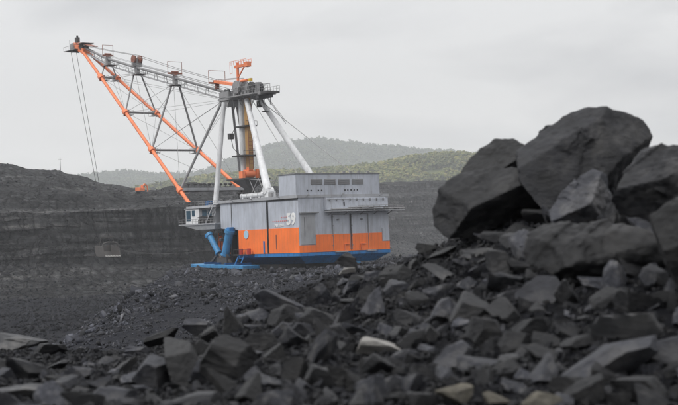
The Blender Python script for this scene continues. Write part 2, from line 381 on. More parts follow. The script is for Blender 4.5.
# highwall and the benches above it, swept along its foot
foot = np.array([(-520, 470), (-330, 505), (-190, 545), (-120, 590), (-70, 640), (-26, 740), (-8, 920), (18, 1180), (62, 1400), (260, 1480), (560, 1440), (900, 1380)], float)
seg = np.r_[0, np.cumsum(np.hypot(*np.diff(foot, axis=0).T))]
NS = 800
s = np.linspace(0, seg[-1], NS)
px_, py_ = np.interp(s, seg, foot[:, 0]), np.interp(s, seg, foot[:, 1])
k = np.ones(31) / 31
px_ = np.convolve(np.pad(px_, 15, mode='edge'), k, 'valid'); py_ = np.convolve(np.pad(py_, 15, mode='edge'), k, 'valid')
tx, ty = np.gradient(px_), np.gradient(py_); ln = np.hypot(tx, ty); nx_, ny_ = -ty / ln, tx / ln     # away from the pit
u_s = CX + F_PX * px_ / py_                    # roughly where each station is seen, used only to set its height
prof_l = [(-34, -13.5), (-18, -9), (-6, -2.5), (0, 1), (5, 14), (9, 21.5), (22, 23.5), (30, 29), (52, 31), (62, 36), (95, 38), (120, 43), (175, 45), (260, 45), (420, 44), (700, 40)]
prof_m = [(-34, -13.5), (-18, -9), (-6, -4), (0, -2), (4, 10), (7, 23.5), (20, 24.2), (30, 25.2), (52, 26), (62, 27), (95, 28), (120, 29.5), (175, 31), (260, 33), (420, 34), (700, 33)]
prof_r = [(-80, -14), (-46, -9), (-30, -4), (-10, 0), (0, 12), (18, 14), (26, 26), (42, 28), (50, 42), (62, 46), (95, 37), (120, 38), (175, 40), (260, 44), (420, 48), (700, 50)]
NR = 150
tt = np.linspace(0, 1, len(prof_l)); tq = np.concatenate([np.linspace(0, tt[3], 18)[:-1], np.linspace(tt[3], tt[5], 62)[:-1], np.linspace(tt[5], tt[13], 62)[:-1], np.linspace(tt[13], 1, 12)])
def prof(P): P = np.array(P, float); return np.interp(tq, tt, P[:, 0]), np.interp(tq, tt, P[:, 1])
(ld, lz), (md_, mz_), (rd, rz_) = prof(prof_l), prof(prof_m), prof(prof_r)
wl = np.interp(u_s, [60, 210], [1, 0])[:, None]; wr = np.interp(u_s, [250, 360], [0, 1])[:, None]
D = ld * wl + md_ * (1 - wl); Zz = lz * wl + mz_ * (1 - wl)
D = D * (1 - wr) + rd * wr; Zz = Zz * (1 - wr) + rz_ * wr
SS = np.broadcast_to(s[:, None], D.shape)
steep = np.exp(-((D - 4) / 7.) ** 2)
D0 = D.copy(); XS, YS = px_[:, None] + nx_[:, None] * D, py_[:, None] + ny_[:, None] * D
us_ = CX + F_PX * XS / YS                          # the crest line of the spoil above the wall: high at the left, falling to the right
crest = np.interp(us_, [-120, 0, 28, 60, 72, 80, 102, 150, 190, 230, 320, 380, 460, 600], [165, 167, 172, 173.5, 177, 180, 186, 193.5, 198.5, 199, 192, 184, 182, 184])
zc_ = CAM.z + (239 - (us_ - 339) * .0371 - crest) / F_PX * YS
tw = np.clip((D - 45) / 120, 0, 1); tw = tw * tw * (3 - 2 * tw); tw = np.where(us_ > 330, np.clip((D - 60) / 60, 0, 1), tw)
stp = np.round(tw * 3 + .25 * n2(SS / 40, D / 30, 2, 58)) / 3; tw = np.clip(.45 * tw + .55 * stp, 0, 1)
Zz = np.where(D > 45, Zz * (1 - tw) + zc_ * tw, Zz); far_ = np.clip(D - 190, 0, None)
Zz = Zz - far_ * .075
rimn = np.exp(-((D0 - 12) / 14.) ** 2); Zz = Zz + rimn * (2.6 * n2(SS / 26, D0 / 40, 4, 64, .6) - 1.0)
heap = np.clip((D0 - 12) / 25, 0, 1) * np.clip((200 - D0) / 60, 0, 1)
Zz = Zz + heap * (4.2 * (1 - 2 * np.abs(n2(SS / 30, D0 / 20, 3, 65))) * .6 + 2.0 * n2(SS / 9, D0 / 8, 3, 66))
SK = SS + Zz * .45
D = D + steep * (4.2 * n2(SK / 11, Zz / 60, 4, 51, .62) + 1.6 * n2(SK / 3.2, Zz / 18, 3, 53) * (py_ < 900)[:, None]) + 5 * n2(SS / 55, Zz / 60, 3, 52) * np.clip(1 - np.abs(D) / 200, 0, 1)
D = D + steep * 1.6 * np.round(2.2 * n2(SS / 60, Zz / 4.5, 2, 55)) * .6
Zz = Zz + (1 - steep) * (1.9 * n2(SS / 20, D / 16, 4, 54, .65) + .9 * n2(SS / 5, D / 5, 3, 57)) * np.where(D0 > 150, .45, 1) * np.clip((D + 40) / 30, .2, 1) + steep * .7 * n2(SS / 14, D / 3, 3, 56)
VX, VY = px_[:, None] + nx_[:, None] * D, py_[:, None] + ny_[:, None] * D
V = np.stack([VX, VY, Zz], -1).reshape(-1, 3); nr = D.shape[1]
i = (np.arange(NS - 1)[:, None] * nr + np.arange(nr - 1)[None]).ravel()
me = mesh_np('highwall', V, np.stack([i, i + nr, i + nr + 1, i + 1], 1)); smooth(me, 40)
tag(obj('highwall', me, M['wall']), kind='structure')

# wooded hills
def hill(name, us, vs, Y, depth, mat, seed, rough):
    us, vs = np.array(us, float), np.array(vs, float)
    def hf(x, y):
        uu = CX + F_PX * x / Y
        hor = 239 - (uu - 339) * .0371
        top = (hor - np.interp(uu, us, vs)) / F_PX * Y + CAM.z
        t = np.clip((y - (Y - depth)) / depth, 0, 2.2)
        shape = np.where(t < 1, np.sin(np.clip(t, 0, 1) * np.pi / 2) ** .9, np.cos((t - 1) * np.pi / 2.6))
        return (top + 12) * shape - 12 + rough * n2(x / (Y * .06), y / (Y * .06), 4, seed) * np.clip(t * 2, 0, 1) * np.clip(np.abs(1 - t) * 3 + .25, 0, 1)
    xs = np.linspace((us[0] - CX) / F_PX * Y, (us[-1] - CX) / F_PX * Y, 190); ys = np.linspace(Y - depth, Y + depth * 1.2, 80)
    return grid(name, xs, ys, hf, mat), hf, (xs[0], xs[-1], Y - depth, Y + depth * .12)
_, ridge_f, ridge_b = hill('distant_ridge', [-120, 0, 45, 70, 100, 130, 160, 200, 230, 260, 290, 320, 345, 370, 400, 430, 470, 520, 600, 800],
     [205, 200, 190, 182, 177, 174.5, 178, 177, 166, 153, 146, 143, 146, 149, 152, 155, 158, 163, 168, 175], 7000, 1500, M['ridge'], 61, 22)
_, hill_f, hill_b = hill('wooded_hill', [-60, 100, 140, 180, 220, 260, 300, 340, 380, 410, 440, 460, 500, 600, 800],
     [215, 200, 194, 187, 181, 177, 176, 173, 168, 161, 158, 158, 163, 170, 180], 3200, 800, M['hill'], 62, 7)

def ico(level):
    bm = bmesh.new(); bmesh.ops.create_icosphere(bm, subdivisions=level, radius=1)
    V = np.array([v.co[:] for v in bm.verts]); F = np.array([[v.index for v in f.verts] for f in bm.faces]); bm.free()
    return V, F
ICO = {k: ico(k) for k in (1, 2, 3, 4, 5, 6)}     # 20, 80, 320, 1280, 5120, 20480 faces
def rand_rot(n, rng):
    q = rng.normal(size=(n, 4)); q /= np.linalg.norm(q, axis=1, keepdims=True)
    a, b_, c, d = q.T
    return np.stack([np.stack([1-2*(c*c+d*d), 2*(b_*c-a*d), 2*(b_*d+a*c)], -1), np.stack([2*(b_*c+a*d), 1-2*(b_*b_+d*d), 2*(c*d-a*b_)], -1),
                     np.stack([2*(b_*d-a*c), 2*(c*d+a*b_), 1-2*(b_*b_+c*c)], -1)], 1)
def scatter_mesh(name, bases, pos, scl, rng, rot=None):
    n = len(pos); which = rng.integers(0, len(bases), n); rot = rand_rot(n, rng) if rot is None else rot
    VV, FF, off = [], [], 0
    for bi, (bv, bf) in enumerate(bases):
        ix = np.where(which == bi)[0]
        if not len(ix): continue
        v = np.einsum('nij,nvj->nvi', rot[ix], bv[None] * scl[ix][:, None, :]) + pos[ix][:, None]
        f = bf[None] + (np.arange(len(ix)) * len(bv))[:, None, None] + off
        VV.append(v.reshape(-1, 3)); FF.append(f.reshape(-1, bf.shape[1])); off += v.shape[0] * v.shape[1]
    return mesh_np(name, np.concatenate(VV), np.concatenate(FF))

def hull_stone(n, rng, sq=(1, .9, .7)):
    p = rng.normal(size=(n, 3)); p /= np.linalg.norm(p, axis=1, keepdims=True); p = np.sign(p) * np.abs(p) ** .7 * rng.uniform(.7, 1, (n, 1)) * np.array(sq)
    bm = bmesh.new(); [bm.verts.new(q) for q in p]; res = bmesh.ops.convex_hull(bm, input=bm.verts[:])
    bmesh.ops.delete(bm, geom=[v for v in bm.verts if not v.link_faces], context='VERTS'); bmesh.ops.triangulate(bm, faces=bm.faces[:]); bmesh.ops.recalc_face_normals(bm, faces=bm.faces[:])
    bm.verts.index_update(); V = np.array([v.co[:] for v in bm.verts]); F = np.array([[v.index for v in f.verts] for f in bm.faces]); bm.free(); return V, F
def crown_bases(n, clumps, rng):                # a crown: several small ragged clumps spread through its volume
    res = []
    for _ in range(n):
        vs, fs = [], []
        for c in range(clumps):
            hv, hf_ = hull_stone(7, rng, (1, 1, 1)); v = hv * 1.28; z = rng.uniform(.25, 1.0)
            wz = .62 * math.sin(math.pi * min(1, .25 + z * .72)) + .1
            a = rng.uniform(0, 6.28); r_ = wz * rng.uniform(.2, 1)
            v = v * rng.uniform(.22, .40) * np.array([1, 1, .9]) + np.array([r_ * math.cos(a), r_ * math.sin(a), z * 1.25])
            fs.append(hf_ + sum(len(x) for x in vs)); vs.append(v)
        res.append((np.concatenate(vs), np.concatenate(fs)))
    return res
def forest(name, hf, bnd, n, size, mat, seed, bases, thin):
    rng = np.random.default_rng(seed); x0, x1, y0, y1 = bnd
    t = rng.uniform(0, 1, (n * 3, 2)); P = np.stack([x0 + (x1 - x0) * t[:, 0], y0 + (y1 - y0) * t[:, 1]], 1)
    dens = n2(P[:, 0] / thin, P[:, 1] / thin, 3, seed); P = P[dens > -.25][:n]
    z = hf(P[:, 0], P[:, 1]); sc = size * rng.uniform(.6, 1.35, len(P))
    rot = np.zeros((len(P), 3, 3)); a = rng.uniform(0, 6.28, len(P)); rot[:, 0, 0] = np.cos(a); rot[:, 0, 1] = -np.sin(a); rot[:, 1, 0] = np.sin(a); rot[:, 1, 1] = np.cos(a); rot[:, 2, 2] = 1
    wdt = rng.uniform(.75, 1.15, len(P))
    me = scatter_mesh(name, bases, np.stack([P[:, 0], P[:, 1], z - .1 * sc], 1), np.stack([sc * wdt, sc * wdt, sc * rng.uniform(.75, 1.2, len(P))], 1), rng, rot)
    tag(obj(name, me, mat), kind='stuff')
rngc = np.random.default_rng(3)
hb = (-480, 640, hill_b[2] + 230, hill_b[3]); rb = (-1460, 1120, ridge_b[2] + 600, ridge_b[3])
forest('hill_forest', hill_f, hb, 15500, 8.2, M['leaves'], 71, crown_bases(10, 4, rngc), 60)
forest('ridge_forest', ridge_f, rb, 14000, 15, M['leaves_far'], 72, crown_bases(8, 3, rngc), 140)

# ------------------------------------------------------------------ the dragline
OX, OY = 12.7, 18.0                                   # machine centre in machine coordinates
cy_, sy_ = math.cos(YAW), math.sin(YAW)
root = empty('walking_dragline', (MX + cy_ * OX - sy_ * OY, MY + sy_ * OX + cy_ * OY, 0), YAW)
tag(root, 'huge orange, grey and blue walking dragline excavator numbered 59 beside the pit', 'dragline')
OFF = (-OX, -OY, MZ)
mb = lambda: MB(OFF)
C = OX
def mirror(p): return (2 * C - p[0], p[1], p[2])

# running gear
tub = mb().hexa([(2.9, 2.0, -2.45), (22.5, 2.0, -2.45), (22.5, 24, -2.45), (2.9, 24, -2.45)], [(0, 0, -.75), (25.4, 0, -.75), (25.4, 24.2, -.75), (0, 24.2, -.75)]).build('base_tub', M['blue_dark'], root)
mb().box((-.06, -.06, -.746), (25.46, 24.26, -.05)).build('tub_rim', M['blue'], tub)
rear_l = mb().hexa([(2.9, 1.9, -2.46), (22.5, 1.9, -2.46), (22.5, 2.0, -2.46), (2.9, 2.0, -2.46)], [(.3, -.07, -.77), (25.1, -.07, -.77), (25.1, .05, -.77), (.3, .05, -.77)]).build('rear_plate', M['blue'], tub)
mb().add([(-.05, -.16, -.76), (4.1, -.16, -.76), (2.9, 1.80, -2.47), (-.05, .1, -.76), (4.1, .1, -.76), (2.9, 2.0, -2.47)], [(0, 1, 2), (5, 4, 3), (0, 3, 4, 1), (1, 4, 5, 2), (2, 5, 3, 0)]).build('corner_plate', M['blue'], tub)
q = mb(); q.tube((C, 17, -3.5), (C, 17, -2.46), 10.5, n=40); q.build('base_pad', M['soot'], root)
q = mb(); q.box((2.5, 24.25, -2.4), (22.9, 34, 6.1)); walk = q.build('walking_frame', M['soot'], root)
q = mb()
for y0 in (25.2, 28.2, 31.4): q.box((.6, y0, -2.2), (2.47, y0 + .55, 6.1))
q.box((.7, 24.4, 4.6), (2.46, 33.6, 5.3)); q.box((.7, 24.4, -.4), (2.46, 33.6, .1)); q.build('frame_rib', M['black'], walk)
mb().box((2.2, 31.0, -2.0), (2.45, 36.4, 5.2)).box((2.2, 34.05, -2.0), (9, 36.4, 5.25)).build('front_panel', M['orange'], walk)
for sd_ in (0, 1):
    f = (lambda p: p) if sd_ == 0 else mirror
    q = mb(); lo = [(-4.2, 16.5, -3.3), (.4, 16.5, -3.3), (.4, 39, -2.7), (-4.2, 39, -2.7)]; hi = [(x, y, z + .8) for x, y, z in lo]
    q.hexa([f(p) for p in lo], [f(p) for p in hi]); shoe = q.build('walking_shoe', M['blue_light'], root, .08)
    q = mb()
    xa, xb = sorted((f((-3.9, 0, 0))[0], f((.2, 0, 0))[0]))
    for y0 in (19.5, 24, 28.5, 33):
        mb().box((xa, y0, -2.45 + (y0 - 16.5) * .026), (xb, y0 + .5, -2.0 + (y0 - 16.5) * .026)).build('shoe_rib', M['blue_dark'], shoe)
    for p, qq, r_ in (((-.9, 26.4, 5.5), (-1.2, 28.3, -.2), .98), ((-.9, 35.4, 4.8), (-1.2, 30.9, .3), .74)):
        p, qq = Vector(f(p)), Vector(f(qq)); d = (qq - p)
        q = mb(); q.tube(p, qq, r_, n=16); q.tube(p - d * .05, p + d * .08, r_ * 1.25, n=16); q.tube(qq - d * .06, qq, r_ * 1.18, n=16)
        cyl = q.build('lift_cylinder', M['blue_light'], root, 0, 40)
        q = mb(); q.tube(qq, qq + d * .42, r_ * .5, n=12); q.build('piston_rod', M['soot'], cyl, 0, 40)
        q = mb(); q.bar(p + Vector((.4 if sd_ == 0 else -.4, 0, .5)), p + d * .8 + Vector((.5 if sd_ == 0 else -.5, .3, .4)), .18, .18); q.build('hose', M['black'], cyl)
    for y0, z0, sz_ in ((26.0, 5.9, 1.0), (35.8, 4.6, .9), (29.6, 3.6, .7), (33.4, 2.4, .8)):
        a_ = f((-1.7, 0, 0))[0]; b_ = f((-.2, 0, 0))[0]; mb().box((min(a_, b_), y0 - sz_ * .6, z0 - sz_ * .5), (max(a_, b_), y0 + sz_ * .6, z0 + sz_ * .5)).build('bracket', M['blue' if z0 > 4 else 'soot'], root, .1)
    q = mb()
    for k_ in range(7):
        y0 = 25.5 + k_ * 1.4; q.poly([f((-.4, y0, 6.0)), f((-.9 - .1 * (k_ % 3), y0 + .8, 3.0)), f((-.5, y0 + 1.6, .6))], .07, 5)
    q.tube(f((-.4, 25, 6.0)), f((-.4, 35.6, 6.0)), .12, n=6); q.build('hose_bundle', M['black'], root)
    q = mb(); q.bar(f((-1.4, 31.2, .2)), f((-1.6, 34.8, -2.3)), .5, .5); q.bar(f((-1.4, 27.6, .1)), f((-1.6, 25.2, -2.4)), .6, .6); q.box((min(f((-2.2,0,0))[0], f((-.4,0,0))[0]), 26.2, -2.3), (max(f((-2.2,0,0))[0], f((-.4,0,0))[0]), 30.5, -.6)); q.build('shoe_link', M['soot'], root)

# machine house
q = mb(); prof_h = [(0.05, 0), (24.3, 0), (24.3, 5.7), (31.7, 6.25), (31.7, 12.1), (0.05, 12.1)]
q.add([(0.05, y, z) for y, z in prof_h] + [(25.35, y, z) for y, z in prof_h], [(5, 4, 3, 2, 1, 0), (6, 7, 8, 9, 10, 11)] + [(i, (i + 1) % 6, 6 + (i + 1) % 6, 6 + i) for i in range(6)])
house = q.build('machine_house', M['grey'], root)
for x0, x1 in ((-.02, .12), (25.28, 25.42)):
    mb().box((x0, .06, .02), (x1, 24.2, 5.6)).build('side_panel', M['orange'], house)['label'] = 'orange lower side panel'
rp = mb().box((4.55, -.09, .02), (23.2, .12, 3.9)).build('rear_panel', M['orange'], house); rp['label'] = 'orange lower rear panel'
mb().box((-.02, -.05, .02), (4.54, .10, 1.62)).build('rear_panel', M['orange'], house)
mb().box((23.22, -.05, .02), (25.42, .10, 1.9)).build('rear_panel', M['orange'], house)
q = mb(); q.box((.5, -.13, 1.75), (4.45, .04, 8.5)); dr = q.build('door', M['grey_deck'], house, .04)
mb().box((1.4, -.24, 3.6), (1.55, -.14, 7.8)).build('handle', M['grey_dark'], dr)
mb().box((23.3, -.13, 2.0), (25.3, .04, 4.9)).build('cover_plate', M['grey'], house)
mb().box((.2, -.75, 8.62), (5.1, .03, 8.85)).build('canopy', M['grey_dark'], house)
mb().box((14.2, -.14, .1), (14.38, -.085, 8.4)).build('door_seam', M['black'], house)
for x0 in (9.0, 19.4): mb().box((x0, -.02, 4.0), (x0 + .06, .06, 8.4)).build('panel_seam', M['grey_dark'], house)
for x0 in (10.5, 17.2): mb().box((x0, -.25, 6.9), (x0 + .5, .04, 7.25)).build('lamp_bracket', M['grey_dark'], house)
for x0 in (12.2, 16.9):
    q = mb(); q.box((x0, -.42, .2), (x0 + .16, -.1, 1.5)); q.box((x0, -.42, 1.5), (x0 + 1.5, -.1, 1.62)); q.build('door_bracket', M['orange_tube'], house)
for x0, x1 in ((9.6, 13), (18.5, 21)): mb().box((x0, -.6, -.2), (x1, -.1, .06)).build('rear_step', M['grey_deck'], house)
for x0, x1 in ((9.2, 14.1), (14.5, 19.3)):
    q = mb(); q.box((x0, -.13, .3), (x0 + .12, -.092, 8.3)); q.box((x1 - .12, -.13, .3), (x1, -.092, 8.3)); q.box((x0 + .12, -.128, 8.15), (x1 - .12, -.092, 8.3)); q.build('door_frame', M['grey_dark'], house)
    for z0 in (1.2, 3.4, 5.6, 7.6): mb().box((x0 - .18, -.2, z0), (x0 + .2, -.131, z0 + .25)).build('hinge', M['grey_dark'], house)
for x0 in (2.2, 11.8, 22.8):
    q = mb(); q.bar((x0, -.2, 12.3), (x0, -1.0, 12.7), .1, .1); q.tube((x0, -1.05, 12.55), (x0, -1.0, 12.95), .26, .16, 10); q.build('work_lamp', M['grey_dark'], house)
for y0 in (6.5, 17.5, 25.5):
    q = mb(); q.bar((-.36, y0, 12.4), (-1.1, y0, 12.7), .1, .1); q.tube((-1.1, y0, 12.5), (-1.08, y0, 12.95), .26, .16, 10); q.build('work_lamp', M['grey_dark'], house)
mb().box((-.12, 8.6, .9), (-.03, 8.85, 4.2)).build('vent_duct', M['rust'], house)
# hood across the rear with the walkway under it
q = mb(); q.hexa([(7.2, -1.0, 9.3), (24.7, -1.0, 9.3), (24.7, .03, 9.3), (7.2, .03, 9.3)], [(7.2, -.6, 12.0), (24.1, -.6, 12.0), (24.1, .03, 12.05), (7.2, .03, 12.05)]); hood = q.build('rear_hood', M['grey'], house)
q = mb(); q.tube((7.2, -1.05, 11.55), (23.6, -1.05, 11.55), .06)
for x0 in np.arange(8, 24, 1.9): q.box((x0, -1.1, 11.2), (x0 + .12, -.55, 11.75))
q.build('hood_rail', M['grey_dark'], hood)
mb().box((11.9, -1.06, 10.1), (12.1, -.7, 11.0)).build('hood_latch', M['black'], hood)
q = mb(); q.box((7.2, -2.3, 8.85), (28.4, -.1, 9.05)); wk = q.build('rear_walkway', M['grey_deck'], root)
q = mb(); q.tube((7.4, -2.2, 9.35), (28.3, -2.2, 9.35), .16); q.tube((12.5, -1.9, 9.7), (28.2, -1.9, 9.75), .12)
for x0 in np.arange(7.6, 28.4, 1.7): q.tube((x0, -2.2, 9.0), (x0, -2.2, 10.1), .05, n=6)
q.tube((15, -2.2, 10.1), (28.2, -2.2, 10.1), .05, n=6); q.build('railing', M['steel'], wk)
for x0 in (8, 12.5, 17, 21, 25): mb().bar((x0, -.1, 8.1), (x0, -1.9, 8.84), .15, .15).build('bracket', M['grey_dark'], wk)
for x0 in (13.6, 15.4, 19.0, 20.6, 23.0, 26.2): mb().box((x0, -1.7, 9.06), (x0 + random.uniform(.5, 1.1), -.95 if x0 > 25 else -1.15, 9.06 + random.uniform(.3, .7))).build('cable_box', M['soot'], wk)
# roof, upper house
roof = mb().box((-.35, -.15, 12.1), (25.6, 31.95, 12.75)).build('roof', M['grey_deck'], house)
mb().box((-.12, .0, 11.75), (.04, 12.2, 12.08)).box((-.15, 11.75, .05), (.045, 12.25, 11.74)).build('cable_duct', M['black'], house)
mb().box((-.03, 26.8, 6.0), (.045, 27.0, 12.05)).build('panel_seam', M['soot'], house)
mb().box((-.06, 12.4, 11.85), (.044, 26.7, 12.05)).build('roof_shadow_strip', M['grey_dark'], house)  # dark strip standing in for the shadow under the roof overhang
uh = mb().box((-.35, .1, 12.76), (23.1, 6.6, 17.3)).build('upper_house', M['grey'], root)
mb().box((-.5, -.05, 17.31), (23.25, 6.75, 17.5)).build('roof', M['grey_dark'], uh)
for x0, x1 in ((3.75, 6.85), (7.45, 10.55), (11.35, 14.5), (15.2, 18.4)):
    lv = mb().box((x0, .04, 14.95), (x1, .09, 16.2)).build('louvre', M['louvre'], uh)
    for z0 in np.arange(15.05, 16.15, .22): q = mb(); q.hexa([(x0, -.05, z0), (x1, -.05, z0), (x1, .035, z0 + .12), (x0, .035, z0 + .12)], [(x0, -.05, z0 + .03), (x1, -.05, z0 + .03), (x1, .035, z0 + .15), (x0, .035, z0 + .15)]); q.build('slat', M['grey_dark'], lv)
for x0 in (2.6, 3.6, 5.6, 6.5, 13.0, 13.8, 14.7, 15.6, 16.5): mb().box((x0, .02, 13.55), (x0 + .32, .11, 13.85)).build('vent_hole', M['black'], uh)
q = mb()
for x0 in np.arange(.5, 23, 1.3): q.tube((x0, .3, 17.5), (x0, .3, 18.0), .035, n=5)
q.tube((.4, .3, 18.0), (23, .3, 18.0), .03, n=5); q.build('roof_rail', M['steel'], uh)
for x0 in (13.5, 15.5, 17.8, 20.6): mb().box((x0, 1, 17.5), (x0 + .5, 1.5, 17.95)).build('roof_vent', M['steel'], uh)

# lettering on the side
def text_mesh(body, size, thick=.0):
    cu = bpy.data.curves.new('t', 'FONT'); cu.body = body; cu.size = size; cu.extrude = .02; cu.offset = thick; cu.align_x = 'LEFT'
    o = bpy.data.objects.new('t', cu); COL.objects.link(o); bpy.context.view_layer.update()
    dg = bpy.context.evaluated_depsgraph_get(); me = bpy.data.meshes.new_from_object(o.evaluated_get(dg)); bpy.data.objects.remove(o)
    return me
def side_text(name, body, y0, z0, width, height, mat, thick=.0):   # reads along -y on the left side, starting at y0
    me = text_mesh(body, 1.0, thick); n = len(me.vertices); v = np.zeros(n * 3, np.float32); me.vertices.foreach_get('co', v); v = v.reshape(-1, 3)
    a, b_ = v[:, :2].min(0), v[:, :2].max(0)
    X = (v[:, 0] - a[0]) / (b_[0] - a[0]) * width; Y = (v[:, 1] - a[1]) / (b_[1] - a[1]) * height
    nv = np.stack([np.where(v[:, 2] > 0, -.03, .045) + OFF[0], y0 - X + OFF[1], z0 + Y + OFF[2]], 1).astype(np.float32)
    me.vertices.foreach_set('co', nv.ravel()); me.update(); me.name = name
    return obj(name, me, mat, house)
side_text('number', '59', 4.6, 6.15, 3.5, 2.75, M['sign_white'], .035)
side_text('lettering', 'ЭШ 20/90', 9.4, 5.95, 3.7, .62, M['sign_white'], .01)
side_text('lettering', '- - - -', 6.6, 7.95, 2.1, .16, M['sign_red'])
side_text('lettering', '- - - - - - - -', 10.0, 7.1, 5.4, .2, M['sign_red'])
q = mb(); q.tube((-.16, 20.8, 4.55), (-.03, 20.8, 4.55), .95, n=24); q.build('sign_disc', M['blue_pale'], house)
mb().box((-.12, 13.4, .1), (-.03, 13.95, 2.9)).build('blue_plate', M['blue'], house)
q = mb(); q.box((-1.9, 17.6, -.2), (-.07, 23.9, -.02)); st = q.build('side_step', M['soot'], root)
q = mb(); q.bar((-1.6, 21.9, -.2), (-1.9, 23.4, -2.6), .16, .3); q.bar((-1.6, 19.6, -.2), (-1.9, 21.1, -2.6), .16, .3); q.bar((-1.3, 20.2, -.9), (-1.5, 22.9, -.9), .1, .12); q.build('ladder', M['blue'], st)
for y0 in (18.6, 21.8):
    q = mb(); q.tube((-1.0, y0, -.01), (-1.0, y0, 1.25), .5, n=14); q.tube((-1.0, y0, 1.25), (-1.0, y0, 1.33), .44, n=14); q.build('drum', M['red'], st, 0, 40)
q = mb()
for y0 in np.arange(17.7, 24, 1.2): q.tube((-1.8, y0, -.02), (-1.8, y0, 1.1), .04, n=5)
q.tube((-1.8, 17.7, 1.1), (-1.8, 23.8, 1.1), .04, n=5); q.build('railing', M['soot'], st)

# front deck, cab and stairs
fd = mb().box((1.5, 31.96, 11.45), (23.9, 49.5, 12.0)).build('front_deck', M['grey_deck'], root)
mb().box((3.2, 31.75, 6.26), (22.2, 41, 11.44)).build('front_house', M['grey_deck'], root)
q = mb(); q.box((-1.6, 31.75, 7.35), (3.15, 48.2, 7.65)); bal = q.build('cab_platform', M['grey_deck'], root)
q = mb(); q.hexa([(-.9, 33, 6.2), (3.1, 33, 6.2), (3.1, 41, 6.2), (-.9, 41, 6.2)], [(-1.4, 32, 7.34), (3.1, 32, 7.34), (3.1, 46.6, 7.34), (-1.4, 46.6, 7.34)]); q.build('skirt', M['silver'], bal)
q = mb()
for y0 in list(np.arange(32.2, 48.2, 1.6)) + [48.1]: q.tube((-1.55, y0, 7.65), (-1.55, y0, 8.75), .045, n=5)
for z0 in (8.2, 8.75): q.tube((-1.55, 32.2, z0), (-1.55, 48.1, z0), .045, n=5); q.tube((-1.55, 48.1, z0), (3.1, 48.1, z0), .045, n=5)
q.build('railing', M['steel'], bal)
cab = mb().box((-.5, 40.5, 7.66), (3.1, 46.6, 11.3)).build('operator_cab', M['white'], root, .08)
mb().box((-.7, 35.0, 11.31), (3.3, 46.9, 11.44)).build('roof', M['grey_deck'], cab)
for (y0, y1, z0, z1) in ((44.2, 46.2, 8.4, 10.9), (42.3, 43.6, 9.5, 10.9)): mb().box((-.56, y0, z0), (-.44, y1, z1)).build('window', M['glass'], cab)
mb().box((.2, 46.56, 8.6), (2.6, 46.66, 10.9)).build('window', M['glass'], cab)
mb().box((-.54, 44.3, 7.7), (-.44, 46.3, 8.3)).build('lower_panel', M['white'], cab)
rm = mb().box((.3, 34.2, 7.66), (3.1, 40.48, 11.3)).build('side_room', M['grey_deck'], root)
for (y0, y1) in ((38.2, 40.2), (36.0, 37.7)): mb().box((.24, y0, 9.3), (.36, y1, 11.0)).build('window', M['glass'], rm)
mb().hexa([(-1.3, 35.2, 9.0), (.28, 35.2, 9.35), (.28, 40.3, 9.35), (-1.3, 40.3, 9.0)], [(-1.3, 35.2, 9.1), (.28, 35.2, 9.5), (.28, 40.3, 9.5), (-1.3, 40.3, 9.1)]).build('awning', M['black'], rm)
q = mb()
for y0, w_ in ((36, .8), (37.6, 1.1), (39.3, .7)): mb().box((-1.1, y0, 7.66), (-.3, y0 + w_, 7.66 + random.uniform(.7, 1.2))).build('cabinet', M['soot'], bal)
q = mb()
for x0 in (-1.2, -.1): q.bar((x0, 36.4, 7.7), (x0, 32.6, 12.1), .12, .35)
q.box((-1.2, 32.5, 11.82), (-.1, 32.7, 11.9)); sta = q.build('stair', M['grey_deck'], root)
q = mb()
for t in np.linspace(.06, .96, 13): q.box((-1.13, 36.4 - 3.8 * t - .18, 7.7 + 4.4 * t), (-.17, 36.4 - 3.8 * t + .18, 7.76 + 4.4 * t))
q.build('tread', M['grey_dark'], sta)
q = mb(); q.tube((-1.25, 36.4, 8.8), (-1.25, 32.6, 13.2), .045, n=5); q.tube((-1.25, 36.4, 7.7), (-1.25, 36.4, 8.8), .04, n=5); q.build('railing', M['steel'], sta)
mb().box((-.6, 31.97, 11.9), (1.45, 36.0, 12.02)).build('landing', M['grey_deck'], sta)
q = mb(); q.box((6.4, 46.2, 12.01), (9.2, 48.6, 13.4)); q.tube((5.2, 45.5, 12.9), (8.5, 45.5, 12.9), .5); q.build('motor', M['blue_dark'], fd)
q = mb()
for y0 in np.arange(33, 49.4, 1.8): q.tube((1.6, y0, 12), (1.6, y0, 13.1), .04, n=5)
for z0 in (12.55, 13.1): q.tube((1.6, 33, z0), (1.6, 49.3, z0), .04, n=5)
q.build('railing', M['steel'], fd)
# roof clutter behind the mast
q = mb(); q.tube((4.2, 19.2, 13.75), (4.2, 28.3, 13.65), .5, n=14); q.tube((4.2, 19.0, 13.75), (4.2, 19.3, 13.75), .62, n=14); q.tube((4.2, 28.3, 13.65), (4.2, 28.6, 13.65), .62, n=14)
for y0 in (20.5, 24, 27.3): q.box((3.7, y0, 12.76), (4.7, y0 + .4, 13.3))
q.build('exhaust_pipe', M['silver'], roof, 0, 40)
q = mb()
for _ in range(16):
    x0, y0 = random.uniform(2.5, 20), random.uniform(9, 30); h_ = random.uniform(.4, 1.5); mb().box((x0, y0, 12.76), (x0 + random.uniform(.4, 1.4), y0 + random.uniform(.5, 1.6), 12.76 + h_)).build('roof_box', M['steel'], roof)
q = mb()
for y0 in np.arange(9, 31, 2.2): q.tube((-.1, y0, 12.75), (-.1, y0, 13.8), .035, n=5)
q.tube((-.1, 9, 13.8), (-.1, 30.9, 13.8), .03, n=5); q.build('railing', M['grey_dark'], roof)

